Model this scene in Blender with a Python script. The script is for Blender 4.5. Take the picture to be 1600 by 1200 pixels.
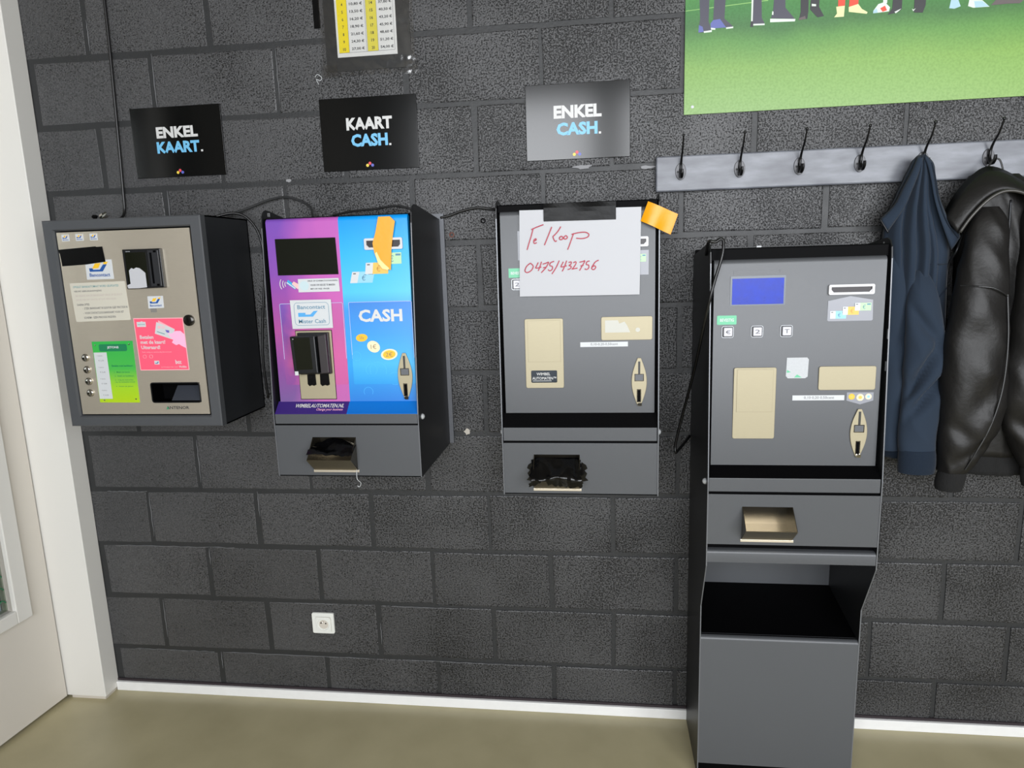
import bpy, bmesh, math, random
from mathutils import Vector, Matrix
random.seed(7)
for o in list(bpy.data.objects): bpy.data.objects.remove(o, do_unlink=True)
SC = bpy.context.scene
COL = SC.collection

# ------------------------------------------------------------------ camera
cam_d = bpy.data.cameras.new('camera'); cam = bpy.data.objects.new('camera', cam_d); COL.objects.link(cam)
cam.location = (-0.2428, -2.0896, 1.5202)
cam.rotation_euler = (1.38938525, 0.03059777, 0.12232457)
cam_d.sensor_fit = 'HORIZONTAL'; cam_d.sensor_width = 36.0; cam_d.lens = 36.0*1067.95/1600.0
cam_d.clip_start = 0.02
SC.camera = cam
# ------------------------------------------------------------------ world, light, exposure
world = bpy.data.worlds.new('world'); SC.world = world; world.use_nodes = True
bg = world.node_tree.nodes['Background']; bg.inputs[0].default_value = (0.62, 0.76, 1.0, 1); bg.inputs[1].default_value = 0.3
WIN_Y = -3.9
def area(name, loc, rot, sx, sy, energy, col):
    d = bpy.data.lights.new(name, 'AREA'); d.shape = 'RECTANGLE'; d.size = sx; d.size_y = sy; d.energy = energy; d.color = col
    o = bpy.data.objects.new(name, d); COL.objects.link(o); o.location = loc; o.rotation_euler = rot
    return o
# daylight coming in through the windows of the wall behind the photographer
WINS = [(-1.66, -0.22), (-0.06, 1.40), (1.56, 3.2)]
for (a, b) in WINS:
    area('daylight', ((a+b)/2, WIN_Y-0.06, 1.875), (math.radians(90), 0, 0), b-a-0.02, 1.93, 40*(b-a), (0.95, 0.97, 1.0))
SC.view_settings.view_transform = 'Standard'; SC.view_settings.look = 'None'
SC.view_settings.gamma = 1.0; SC.view_settings.use_curve_mapping = False
SC.view_settings.exposure = 0.70

# ------------------------------------------------------------------ materials
def lin(h):
    h = h.lstrip('#'); r = [int(h[i:i+2], 16)/255 for i in (0, 2, 4)]
    return tuple((c/12.92 if c <= .04045 else ((c+.055)/1.055)**2.4) for c in r) + (1,)
MATS = {}
def mat(name, col, rough=.5, metal=0., spec=.5, bump=None, var=None, coat=0., emit=None, sheen=0., stretch=None, aniso=0.):
    """plain procedural material; bump=(scale,strength,distance), var=(scale,amount) colour grain"""
    if name in MATS: return MATS[name]
    m = bpy.data.materials.new(name); m.use_nodes = True; nt = m.node_tree; N = nt.nodes; L = nt.links
    p = N['Principled BSDF']; c = lin(col) if isinstance(col, str) else col
    p.inputs['Base Color'].default_value = c; p.inputs['Roughness'].default_value = rough
    p.inputs['Metallic'].default_value = metal; p.inputs['Specular IOR Level'].default_value = spec
    p.inputs['Coat Weight'].default_value = coat; p.inputs['Coat Roughness'].default_value = .15
    p.inputs['Sheen Weight'].default_value = sheen
    p.inputs['Anisotropic'].default_value = aniso
    if emit: p.inputs['Emission Color'].default_value = lin(emit[0]); p.inputs['Emission Strength'].default_value = emit[1]
    if bump or var:
        tc = N.new('ShaderNodeNewGeometry'); mp = N.new('ShaderNodeMapping'); L.new(tc.outputs['Position'], mp.inputs[0])
        if stretch: mp.inputs['Scale'].default_value = stretch
    if var:
        n = N.new('ShaderNodeTexNoise'); n.inputs['Scale'].default_value = var[0]; n.inputs['Detail'].default_value = 4
        L.new(mp.outputs[0], n.inputs[0])
        mx = N.new('ShaderNodeMixRGB'); mx.blend_type = 'MIX'
        a = var[1]; mx.inputs[1].default_value = tuple(min(1, x*(1-a)) for x in c[:3])+(1,); mx.inputs[2].default_value = tuple(min(1, x*(1+a)) for x in c[:3])+(1,)
        L.new(n.outputs[0], mx.inputs[0]); L.new(mx.outputs[0], p.inputs['Base Color'])
        rm = N.new('ShaderNodeMapRange'); rm.inputs[3].default_value = max(.03, rough-.08); rm.inputs[4].default_value = min(1, rough+.08)
        L.new(n.outputs[0], rm.inputs[0]); L.new(rm.outputs[0], p.inputs['Roughness'])
    if bump:
        n2 = N.new('ShaderNodeTexNoise'); n2.inputs['Scale'].default_value = bump[0]; n2.inputs['Detail'].default_value = 5
        L.new(mp.outputs[0], n2.inputs[0])
        b = N.new('ShaderNodeBump'); b.inputs['Strength'].default_value = bump[1]; b.inputs['Distance'].default_value = bump[2]
        L.new(n2.outputs[0], b.inputs['Height']); L.new(b.outputs[0], p.inputs['Normal'])
    MATS[name] = m; return m

def ramp(N, stops):
    r = N.new('ShaderNodeValToRGB'); e = r.color_ramp.elements
    e[0].position, e[0].color = stops[0][0], stops[0][1]
    e[1].position, e[1].color = stops[-1][0], stops[-1][1]
    for pos, c in stops[1:-1]:
        k = e.new(pos); k.color = c
    return r
g = lambda v: (v, v, v, 1)

def mat_block():
    m = bpy.data.materials.new('painted_block'); m.use_nodes = True; nt = m.node_tree; N = nt.nodes; L = nt.links; p = N['Principled BSDF']
    geo = N.new('ShaderNodeNewGeometry'); oi = N.new('ShaderNodeObjectInfo')
    n1 = N.new('ShaderNodeTexNoise'); n1.inputs['Scale'].default_value = 210; n1.inputs['Detail'].default_value = 4; n1.inputs['Roughness'].default_value = .6
    L.new(geo.outputs['Position'], n1.inputs[0])
    n3 = N.new('ShaderNodeTexNoise'); n3.inputs['Scale'].default_value = 3.5; n3.inputs['Detail'].default_value = 3
    L.new(geo.outputs['Position'], n3.inputs[0])
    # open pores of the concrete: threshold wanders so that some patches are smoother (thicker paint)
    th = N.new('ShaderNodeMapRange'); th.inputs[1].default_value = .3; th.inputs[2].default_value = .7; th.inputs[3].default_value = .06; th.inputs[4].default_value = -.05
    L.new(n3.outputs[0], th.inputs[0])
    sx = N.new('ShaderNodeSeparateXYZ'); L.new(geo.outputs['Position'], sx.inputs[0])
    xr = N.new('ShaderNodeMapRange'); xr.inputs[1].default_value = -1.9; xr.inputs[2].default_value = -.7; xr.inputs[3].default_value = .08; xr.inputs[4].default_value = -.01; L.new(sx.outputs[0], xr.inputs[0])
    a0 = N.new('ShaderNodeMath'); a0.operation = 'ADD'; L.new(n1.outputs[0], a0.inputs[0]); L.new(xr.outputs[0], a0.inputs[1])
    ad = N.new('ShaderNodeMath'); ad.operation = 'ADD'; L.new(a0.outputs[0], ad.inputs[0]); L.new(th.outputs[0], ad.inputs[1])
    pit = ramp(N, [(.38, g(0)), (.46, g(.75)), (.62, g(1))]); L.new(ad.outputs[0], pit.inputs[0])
    n2 = N.new('ShaderNodeTexNoise'); n2.inputs['Scale'].default_value = 330; n2.inputs['Detail'].default_value = 2
    L.new(geo.outputs['Position'], n2.inputs[0])
    mul = N.new('ShaderNodeMath'); mul.operation = 'MULTIPLY_ADD'; mul.inputs[1].default_value = .35; L.new(n2.outputs[0], mul.inputs[0]); L.new(pit.outputs[0], mul.inputs[2])
    b = N.new('ShaderNodeBump'); b.inputs['Strength'].default_value = .7; b.inputs['Distance'].default_value = .0015
    L.new(mul.outputs[0], b.inputs['Height']); L.new(b.outputs[0], p.inputs['Normal'])
    c1 = ramp(N, [(0, lin('#050505')), (.6, lin('#262627')), (1, lin('#4b4b4c'))]); L.new(pit.outputs[0], c1.inputs[0])  # occlusion shade of the pores put into the colour, near-black in the pits
    mx = N.new('ShaderNodeMixRGB'); mx.blend_type = 'MULTIPLY'; mx.inputs[0].default_value = .35
    L.new(c1.outputs[0], mx.inputs[1]); L.new(oi.outputs['Random'], mx.inputs[2])
    dz = N.new('ShaderNodeMapRange'); dz.inputs[3].default_value = .75; dz.inputs[4].default_value = 1.2; L.new(oi.outputs['Random'], dz.inputs[0]); L.new(dz.outputs[0], mx.inputs[2])
    gr = ramp(N, [(.3, g(.55)), (.7, g(1.25))]); L.new(n2.outputs[0], gr.inputs[0])
    m3_ = N.new('ShaderNodeMixRGB'); m3_.blend_type = 'MULTIPLY'; m3_.inputs[0].default_value = 1; L.new(mx.outputs[0], m3_.inputs[1]); L.new(gr.outputs[0], m3_.inputs[2])
    L.new(m3_.outputs[0], p.inputs['Base Color'])
    p.inputs['Roughness'].default_value = .40; p.inputs['Specular IOR Level'].default_value = .55
    return m
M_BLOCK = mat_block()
M_MORTAR = mat('painted_mortar', '#272829', .5, spec=.5, bump=(140, .5, .0012), var=(14, .15))

M_WHITE = mat('white_lacquer', '#dedcd6', .38, bump=(30, .05, .001))
M_DOORWHITE = mat('door_lacquer', '#d5cfc5', .4, bump=(22, .06, .001))
M_KICK = mat('baseboard_white', '#e6e6e4', .45, var=(40, .04))
M_SKIRT = mat('skirting_sealant', '#2a2226', .6)
M_CEIL = mat('ceiling_paint', '#6e675a', .9)
M_BACKWALL = mat('plain_wall', '#57524a', .9)
M_STEEL = mat('brushed_steel', '#d0c7b6', .36, .72, var=(60, .06), stretch=(1, 1, 30))
M_STEELW = mat('warm_brushed_plate', '#a39a80', .45, .3, var=(80, .06), stretch=(1, 1, 12))
M_TRAY = mat('tray_steel', '#9b9383', .22, .95)
M_CHROME = mat('chrome', '#cfcbc4', .12, 1.)
M_ANTH = mat('anthracite_lacquer', '#484a4d', .42, var=(300, .08), bump=(900, .1, .0003))
M_ANTHSIDE = mat('anthracite_casing', '#1d1f22', .5, bump=(900, .1, .0003))
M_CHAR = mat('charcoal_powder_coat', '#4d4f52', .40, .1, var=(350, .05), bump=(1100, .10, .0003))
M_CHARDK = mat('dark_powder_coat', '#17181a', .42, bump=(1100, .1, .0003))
M_BLACK = mat('black_steel', '#050506', .5, spec=.04)
M_EDGE = mat('cut_sheet_edge', '#6c6e72', .35, .3)
M_RUBBER = mat('black_cable', '#0b0b0c', .35)
M_CABLEG = mat('grey_cable', '#2a2b2c', .4)
M_PLASTIC = mat('black_plastic', '#111214', .32)
M_PLASTICG = mat('glossy_black_plastic', '#15170f', .12)
M_TAPE = mat('black_tape', '#070707', .32, spec=.14, bump=(60, .25, .002))
M_TAPEC = mat('crinkled_black_tape', '#070708', .2, spec=.4, bump=(45, .3, .003))
M_YEL = mat('yellow_tape', '#e39a00', .38, bump=(45, .25, .002))
M_PAPER = mat('white_paper', '#b6b7bb', .6, bump=(350, .06, .0004))
M_PAPERY = mat('yellow_print', '#f2dc10', .6)
M_PAPERY2 = mat('pale_yellow_print', '#e3d64a', .6)
M_INK = mat('grey_print_ink', '#55565a', .6)
M_INKD = mat('dark_print_ink', '#2a2c30', .6)
M_INKL = mat('faded_print_ink', '#b9ada6', .6)
M_TEAL = mat('teal_print', '#5a8f94', .6)
M_RED = mat('red_marker', '#a8283f', .5)
M_LABEL = mat('white_label', '#c6c9cb', .4)
M_LABELB = mat('cream_label', '#c4c0b2', .45)
M_GREEN = mat('mint_label', '#5fb58c', .4)
M_SIGN = mat('black_foamboard', '#070808', .15, spec=.52, bump=(260, .03, .0003))
M_SIGNW = mat('sign_white', '#cbcbc9', .35)
M_SIGNB = mat('sign_blue', '#6fb6dd', .35)
M_DOTY = mat('dot_yellow', '#e4c84a', .4); M_DOTR = mat('dot_red', '#d94a55', .4); M_DOTB = mat('dot_blue', '#5b63b8', .4)
M_BBLUE = mat('logo_blue', '#1d4f94', .4); M_BYEL = mat('logo_yellow', '#e9b92c', .4)
M_LBLUE = mat('logo_light_blue', '#4f9fd8', .4); M_SLATE = mat('logo_slate', '#4c7f99', .4)
M_PINK = mat('pink_card', '#ff5a76', .4); M_PINKL = mat('pink_card_edge', '#f7a9b2', .4); M_HAND = mat('printed_hand', '#f3b2d2', .45)
M_GRDK = mat('dark_green_print', '#1a7a4e', .4)
M_LCD = mat('blue_display', '#2036a0', .3, spec=.2, var=(60, .3), emit=('#2438b0', .12))
M_DKSCR = mat('dark_display', '#12140e', .2, spec=.25)
M_ORANGE = mat('orange_print', '#e7b453', .45); M_BILLG = mat('green_print', '#aed3a6', .45); M_BILLB = mat('blue_print', '#8cc3dd', .45)
M_STICK = mat('translucent_sticker', '#8d8f97', .3)
M_GOLD = mat('coin_gold', '#e8b52a', .4); M_COINP = mat('coin_pale', '#ead9b4', .4)
M_SOCKET = mat('socket_plastic', '#dedfd9', .35); M_SOCKETD = mat('socket_shade', '#c8c1b6', .4)
M_PLASTER = mat('bare_plaster', '#b9b3a9', .85)
M_RUST = mat('rusty_hole', '#6b4238', .8)
M_IRON = mat('black_iron', '#111112', .32, .4)
M_IRONP = mat('worn_iron_plate', '#4a4a4c', .38, .5, var=(90, .3))
M_NAVY = mat('navy_fleece', '#28323f', .95, spec=.15, sheen=.08, bump=(700, .35, .0008), var=(9, .12))
M_NAVYD = mat('navy_ribbing', '#1c2531', .95, spec=.15, sheen=.08, bump=(500, .5, .001))
M_LEATHER = mat('black_leather', '#191817', .46, spec=.34, bump=(70, .3, .003), var=(14, .25))
M_RIB = mat('black_knit_cuff', '#0d0d0d', .9, bump=(260, .8, .002), stretch=(3, 3, .15))
M_SEAM = mat('leather_seam', '#1e1e1e', .45)
M_ZIP = mat('metal_zip', '#2c2d2f', .4, .7)

def mat_floor():
    m = bpy.data.materials.new('olive_epoxy'); m.use_nodes = True; nt = m.node_tree; N = nt.nodes; L = nt.links; p = N['Principled BSDF']
    geo = N.new('ShaderNodeNewGeometry')
    n = N.new('ShaderNodeTexNoise'); n.inputs['Scale'].default_value = 5; n.inputs['Detail'].default_value = 6; L.new(geo.outputs['Position'], n.inputs[0])
    r = ramp(N, [(.3, lin('#a69d7c')), (.7, lin('#b3aa88'))]); L.new(n.outputs[0], r.inputs[0]); L.new(r.outputs[0], p.inputs['Base Color'])
    p.inputs['Roughness'].default_value = .3
    n2 = N.new('ShaderNodeTexNoise'); n2.inputs['Scale'].default_value = 45; L.new(geo.outputs['Position'], n2.inputs[0])
    b = N.new('ShaderNodeBump'); b.inputs['Strength'].default_value = .06; b.inputs['Distance'].default_value = .002; L.new(n2.outputs[0], b.inputs['Height']); L.new(b.outputs[0], p.inputs['Normal'])
    return m
M_FLOOR = mat_floor()

def mat_rail():
    m = bpy.data.materials.new('grey_washed_wood'); m.use_nodes = True; nt = m.node_tree; N = nt.nodes; L = nt.links; p = N['Principled BSDF']
    geo = N.new('ShaderNodeNewGeometry'); mp = N.new('ShaderNodeMapping'); mp.inputs['Scale'].default_value = (3, 1, 11); L.new(geo.outputs['Position'], mp.inputs[0])
    n = N.new('ShaderNodeTexNoise'); n.inputs['Scale'].default_value = 3; n.inputs['Detail'].default_value = 6; L.new(mp.outputs[0], n.inputs[0])
    r = ramp(N, [(.3, lin('#565860')), (.5, lin('#696c73')), (.7, lin('#7e8189'))]); L.new(n.outputs[0], r.inputs[0]); L.new(r.outputs[0], p.inputs['Base Color'])
    p.inputs['Roughness'].default_value = .36
    b = N.new('ShaderNodeBump'); b.inputs['Strength'].default_value = .2; b.inputs['Distance'].default_value = .001; L.new(n.outputs[0], b.inputs['Height']); L.new(b.outputs[0], p.inputs['Normal'])
    return m
M_RAIL = mat_rail()

def gen_uv(N, L):
    tc = N.new('ShaderNodeTexCoord'); s = N.new('ShaderNodeSeparateXYZ'); L.new(tc.outputs['Generated'], s.inputs[0]); return tc, s.outputs[0], s.outputs[2]
def mat_print2(name, split, left, right, blotch=None, rough=.3, bl_amt=.5):
    """print with two vertical colour fields; left/right = vertical stops (bottom 0 .. top 1)"""
    m = bpy.data.materials.new(name); m.use_nodes = True; nt = m.node_tree; N = nt.nodes; L = nt.links; p = N['Principled BSDF']
    tc, u, v = gen_uv(N, L)
    dk = lambda st: [(t, tuple(.86*x for x in c[:3])+(1,)) for t, c in st]
    left, right = dk(left), dk(right)
    a = ramp(N, left); L.new(v, a.inputs[0]); b = ramp(N, right); L.new(v, b.inputs[0])
    la = a.outputs[0]
    if blotch:
        n = N.new('ShaderNodeTexNoise'); n.inputs['Scale'].default_value = 2.6; n.inputs['Detail'].default_value = 2; L.new(tc.outputs['Generated'], n.inputs[0])
        mm = N.new('ShaderNodeMath'); mm.operation = 'MULTIPLY_ADD'; mm.inputs[1].default_value = 1.5; L.new(u, mm.inputs[0]); L.new(n.outputs[0], mm.inputs[2])
        f = ramp(N, [(.55, g(0)), (1.05, g(1))]); L.new(mm.outputs[0], f.inputs[0])
        fm = N.new('ShaderNodeMath'); fm.operation = 'MULTIPLY'; fm.inputs[1].default_value = bl_amt; L.new(f.outputs[0], fm.inputs[0])
        k = N.new('ShaderNodeMixRGB'); k.inputs[2].default_value = blotch; L.new(fm.outputs[0], k.inputs[0]); L.new(a.outputs[0], k.inputs[1]); la = k.outputs[0]
    cmpn = N.new('ShaderNodeMath'); cmpn.operation = 'GREATER_THAN'; cmpn.inputs[1].default_value = split; L.new(u, cmpn.inputs[0])
    mx = N.new('ShaderNodeMixRGB'); L.new(cmpn.outputs[0], mx.inputs[0]); L.new(la, mx.inputs[1]); L.new(b.outputs[0], mx.inputs[2])
    L.new(mx.outputs[0], p.inputs['Base Color']); p.inputs['Roughness'].default_value = rough
    return m
M_M2DOOR = mat_print2('purple_and_blue_wrap', .517,
    [(0, lin('#7a5c98')), (.18, lin('#8b4f9a')), (.4, lin('#b0509a')), (.7, lin('#8a4fb0')), (1, lin('#7b4fb4'))],
    [(0, lin('#2f7fd6')), (.2, lin('#2fa4ee')), (.5, lin('#3f9bea')), (.6, lin('#4fc6f2')), (.8, lin('#2bb4f5')), (1, lin('#0098f0'))], blotch=lin('#e06ab4'))
M_M2LEDGE = mat_print2('dark_purple_and_blue_strip', .51, [(0, lin('#3a2672')), (1, lin('#3f2a78'))], [(0, lin('#0a6cc6')), (1, lin('#1078d4'))])
M_M2TAGL = mat_print2('purple_info_panel', 2., [(0, lin('#8a4f98')), (.35, lin('#a5569c')), (.7, lin('#7d4c9e')), (1, lin('#7c55b0'))], [(0, g(0)), (1, g(0))], blotch=lin('#e8689c'))
M_M2TAGR = mat_print2('blue_info_panel', 2., [(0, lin('#2f9fe6')), (.25, lin('#49b9f2')), (.6, lin('#3d9fee')), (1, lin('#3a86dc'))], [(0, g(0)), (1, g(0))])
M_JETON = mat_print2('green_price_card', 2., [(0, lin('#b4d41c')), (.25, lin('#a5d62a')), (.55, lin('#4cbc4e')), (1, lin('#33b44e'))], [(0, g(0)), (1, g(0))])
M_BUBBLE = mat('print_bubble', '#52b8f0', .3)

def mat_poster():
    m = bpy.data.materials.new('printed_turf'); m.use_nodes = True; nt = m.node_tree; N = nt.nodes; L = nt.links; p = N['Principled BSDF']
    geo = N.new('ShaderNodeNewGeometry'); s = N.new('ShaderNodeSeparateXYZ'); L.new(geo.outputs['Position'], s.inputs[0])
    n = N.new('ShaderNodeTexNoise'); n.inputs['Scale'].default_value = 6; n.inputs['Detail'].default_value = 3; L.new(geo.outputs['Position'], n.inputs[0])
    # printed grass: darker band where the players stand, pale towards the lower edge of the print
    mp = N.new('ShaderNodeMapping'); mp.inputs['Rotation'].default_value = (0, 0, 0); L.new(geo.outputs['Position'], mp.inputs[0])
    t = N.new('ShaderNodeMath'); t.operation = 'MULTIPLY_ADD'; t.inputs[1].default_value = .05; L.new(n.outputs[0], t.inputs[0]); L.new(s.outputs[2], t.inputs[2])
    r = N.new('ShaderNodeMapRange'); r.inputs[1].default_value = 1.905; r.inputs[2].default_value = 2.225; L.new(t.outputs[0], r.inputs[0])
    cr = ramp(N, [(0, lin('#82a562')), (.2, lin('#7fa55a')), (.45, lin('#78a04c')), (.66, lin('#578a41')), (.78, lin('#3c6d38')), (.9, lin('#3c783b')), (1, lin('#43803e'))]); L.new(r.outputs[0], cr.inputs[0])
    n2 = N.new('ShaderNodeTexNoise'); n2.inputs['Scale'].default_value = 160; n2.inputs['Detail'].default_value = 3; L.new(geo.outputs['Position'], n2.inputs[0])
    f = ramp(N, [(.35, lin('#dfe6d2')), (.6, lin('#ffffff'))]); L.new(n2.outputs[0], f.inputs[0])
    mx = N.new('ShaderNodeMixRGB'); mx.blend_type = 'MULTIPLY'; mx.inputs[0].default_value = .7; L.new(cr.outputs[0], mx.inputs[1]); L.new(f.outputs[0], mx.inputs[2])
    # yellower turf right of the middle
    xr = N.new('ShaderNodeMapRange'); xr.inputs[1].default_value = .25; xr.inputs[2].default_value = .9; xr.inputs[4].default_value = .45; L.new(s.outputs[0], xr.inputs[0])
    k = N.new('ShaderNodeMixRGB'); k.blend_type = 'MULTIPLY'; k.inputs[2].default_value = (1.0, 1.0, .55, 1); L.new(xr.outputs[0], k.inputs[0]); L.new(mx.outputs[0], k.inputs[1])
    L.new(k.outputs[0], p.inputs['Base Color']); p.inputs['Roughness'].default_value = .42
    return m
M_POSTER = mat_poster()

def mat_sleeve():
    m = bpy.data.materials.new('clear_plastic_sleeve'); m.use_nodes = True; nt = m.node_tree; N = nt.nodes; L = nt.links
    N.remove(N['Principled BSDF']); out = N['Material Output']
    t = N.new('ShaderNodeBsdfTransparent'); t.inputs[0].default_value = (.95, .95, .95, 1)
    gl = N.new('ShaderNodeBsdfGlossy'); gl.inputs['Roughness'].default_value = .12
    geo = N.new('ShaderNodeNewGeometry'); n = N.new('ShaderNodeTexNoise'); n.inputs['Scale'].default_value = 16; L.new(geo.outputs['Position'], n.inputs[0])
    b = N.new('ShaderNodeBump'); b.inputs['Strength'].default_value = .5; b.inputs['Distance'].default_value = .01; L.new(n.outputs[0], b.inputs['Height']); L.new(b.outputs[0], gl.inputs['Normal'])
    mx = N.new('ShaderNodeMixShader'); mx.inputs[0].default_value = .06; L.new(t.outputs[0], mx.inputs[1]); L.new(gl.outputs[0], mx.inputs[2]); L.new(mx.outputs[0], out.inputs[0])
    return m
M_SLEEVE = mat_sleeve()
def mat_glass():
    m = bpy.data.materials.new('window_glass'); m.use_nodes = True; nt = m.node_tree; N = nt.nodes; L = nt.links
    N.remove(N['Principled BSDF']); out = N['Material Output']
    t = N.new('ShaderNodeBsdfTransparent'); t.inputs[0].default_value = (.62, .68, .62, 1); gl = N.new('ShaderNodeBsdfGlossy'); gl.inputs['Roughness'].default_value = .05
    mx = N.new('ShaderNodeMixShader'); mx.inputs[0].default_value = .12; L.new(t.outputs[0], mx.inputs[1]); L.new(gl.outputs[0], mx.inputs[2]); L.new(mx.outputs[0], out.inputs[0])
    return m
M_GLASS = mat_glass()
M_BEYOND = mat('room_beyond', '#4d483d', .8)

# ------------------------------------------------------------------ mesh helpers
ORIG = {}
class MB:
    def __init__(s): s.v = []; s.f = []
    def add(s, vs, fs):
        b = len(s.v); s.v += [tuple(v) for v in vs]; s.f += [tuple(i+b for i in f) for f in fs]; return s
    def box(s, x0, x1, y0, y1, z0, z1):
        vs = [(x, y, z) for z in (z0, z1) for y in (y0, y1) for x in (x0, x1)]
        return s.add(vs, [(0, 2, 3, 1), (4, 5, 7, 6), (0, 1, 5, 4), (2, 6, 7, 3), (0, 4, 6, 2), (1, 3, 7, 5)])
    def prism(s, poly, y0, y1):          # polygon in (x,z) extruded along y
        n = len(poly); vs = [(x, y0, z) for x, z in poly]+[(x, y1, z) for x, z in poly]
        return s.add(vs, [tuple(range(n)), tuple(range(2*n-1, n-1, -1))]+[(i, i+n, (i+1) % n+n, (i+1) % n) for i in range(n)])
    def prism_x(s, poly, x0, x1):        # polygon in (y,z) extruded along x
        n = len(poly); vs = [(x0, y, z) for y, z in poly]+[(x1, y, z) for y, z in poly]
        return s.add(vs, [tuple(range(n)), tuple(range(2*n-1, n-1, -1))]+[(i, i+n, (i+1) % n+n, (i+1) % n) for i in range(n)])
    def lathe(s, cx, cz, y, prof, n=24):  # prof: (radius, offset towards the viewer)
        vs = []; fs = []
        for r, d in prof:
            for i in range(n):
                a = 2*math.pi*i/n; vs.append((cx+r*math.cos(a), y-d, cz+r*math.sin(a)))
        for j in range(len(prof)-1):
            for i in range(n): fs.append((j*n+i, j*n+(i+1) % n, (j+1)*n+(i+1) % n, (j+1)*n+i))
        fs.append(tuple(range(n))); fs.append(tuple((len(prof)-1)*n+i for i in range(n)))
        return s.add(vs, fs)
    def tube(s, path, rad, n=8, flat=None):
        P = [Vector(p) for p in path]; k = len(P); R = rad if isinstance(rad, (list, tuple)) else [rad]*k
        vs = []; fs = []; up = Vector((0.13, -0.9, 0.31)).normalized()
        for i, p in enumerate(P):
            t = (P[min(i+1, k-1)]-P[max(i-1, 0)]).normalized()
            a = up-t*up.dot(t); a.normalize(); b = t.cross(a); up = a
            for j in range(n):
                th = 2*math.pi*j/n; q = p+(a*math.cos(th)*(flat or 1)+b*math.sin(th))*R[i]; vs.append(tuple(q))
        for i in range(k-1):
            for j in range(n): fs.append((i*n+j, i*n+(j+1) % n, (i+1)*n+(j+1) % n, (i+1)*n+j))
        fs.append(tuple(range(n))); fs.append(tuple((k-1)*n+j for j in range(n)))
        return s.add(vs, fs)
    def loft(s, rings, cap=True):
        n = len(rings[0]); vs = [p for r in rings for p in r]; fs = []
        for i in range(len(rings)-1):
            for j in range(n): fs.append((i*n+j, i*n+(j+1) % n, (i+1)*n+(j+1) % n, (i+1)*n+j))
        if cap: fs.append(tuple(range(n))); fs.append(tuple((len(rings)-1)*n+j for j in range(n)))
        return s.add(vs, fs)
    def obj(s, name, m, parent=None, bev=0, seg=2, smooth=False, label=None, recalc=True, origin=None):
        xs = list(zip(*s.v)); o0 = Vector([(min(c)+max(c))/2 for c in xs]) if origin is None else Vector(origin)
        me = bpy.data.meshes.new(name); me.from_pydata([tuple(Vector(v)-o0) for v in s.v], [], s.f)
        bm = bmesh.new(); bm.from_mesh(me)
        if recalc: bmesh.ops.recalc_face_normals(bm, faces=bm.faces)
        if bev:
            es = [e for e in bm.edges if len(e.link_faces) == 2 and e.calc_face_angle(0) > .5]
            bmesh.ops.bevel(bm, geom=es, offset=bev, segments=seg, affect='EDGES', profile=.5, clamp_overlap=True)
        bm.to_mesh(me); bm.free()
        if smooth:
            me.polygons.foreach_set('use_smooth', [True]*len(me.polygons))
            if smooth != 'all':
                me.set_sharp_from_angle(angle=math.radians(40))
        me.materials.append(m)
        o = bpy.data.objects.new(name, me); COL.objects.link(o)
        ORIG[o.name] = o0; place(o, o0, parent)
        if label: o['label'] = label
        return o
def place(o, w, parent):
    if parent is not None:
        o.parent = parent; o.location = Vector(w)-ORIG[parent.name]
    else: o.location = w
def tag(o, label, cat, group=None):
    o['label'] = label; o['category'] = cat
    if group: o['group'] = group
    return o
def thing(name, label, cat, loc, group=None):
    o = bpy.data.objects.new(name, None); COL.objects.link(o); o.empty_display_size = .05
    o.location = loc; ORIG[o.name] = Vector(loc); return tag(o, label, cat, group)
def struct(o): o['kind'] = 'structure'; return o
def rrect(x0, x1, z0, z1, r, n=4):
    out = []
    for cx, cz, a0 in ((x1-r, z1-r, 0), (x0+r, z1-r, 90), (x0+r, z0+r, 180), (x1-r, z0+r, 270)):
        for i in range(n+1):
            a = math.radians(a0+90*i/n); out.append((cx+r*math.cos(a), cz+r*math.sin(a)))
    return out
def quadmap(q, u, v):   # q = TL,TR,BR,BL in (x,z); u right, v down
    tl, tr, br, bl = q
    return tuple((1-v)*((1-u)*tl[i]+u*tr[i])+v*((1-u)*bl[i]+u*br[i]) for i in (0, 1))
def R4(x0, x1, z0, z1): return [(x0, z1), (x1, z1), (x1, z0), (x0, z0)]
T = .0006
def sheet(name, poly, y, m, parent, t=T, bev=0, label=None, **k):
    """thin flat piece on a front at depth y (towards the viewer is -y)"""
    return MB().prism(poly, y, y-t).obj(name, m, parent, bev=bev, label=label, **k)
def frame(name, x0, x1, z0, z1, w, y, m, parent, t=T, r=.004):
    a = rrect(x0, x1, z0, z1, r); b = rrect(x0+w, x1-w, z0+w, z1-w, max(r-w, .0005)); n = len(a)
    vs = [(x, y, z) for x, z in a]+[(x, y, z) for x, z in b]+[(x, y-t, z) for x, z in a]+[(x, y-t, z) for x, z in b]; fs = []
    for i in range(n):
        j = (i+1) % n; fs += [(i, j, n+j, n+i), (2*n+i, 3*n+i, 3*n+j, 2*n+j), (i, 2*n+i, 2*n+j, j), (n+i, n+j, 3*n+j, 3*n+i)]
    return MB().add(vs, fs).obj(name, m, parent)
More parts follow.
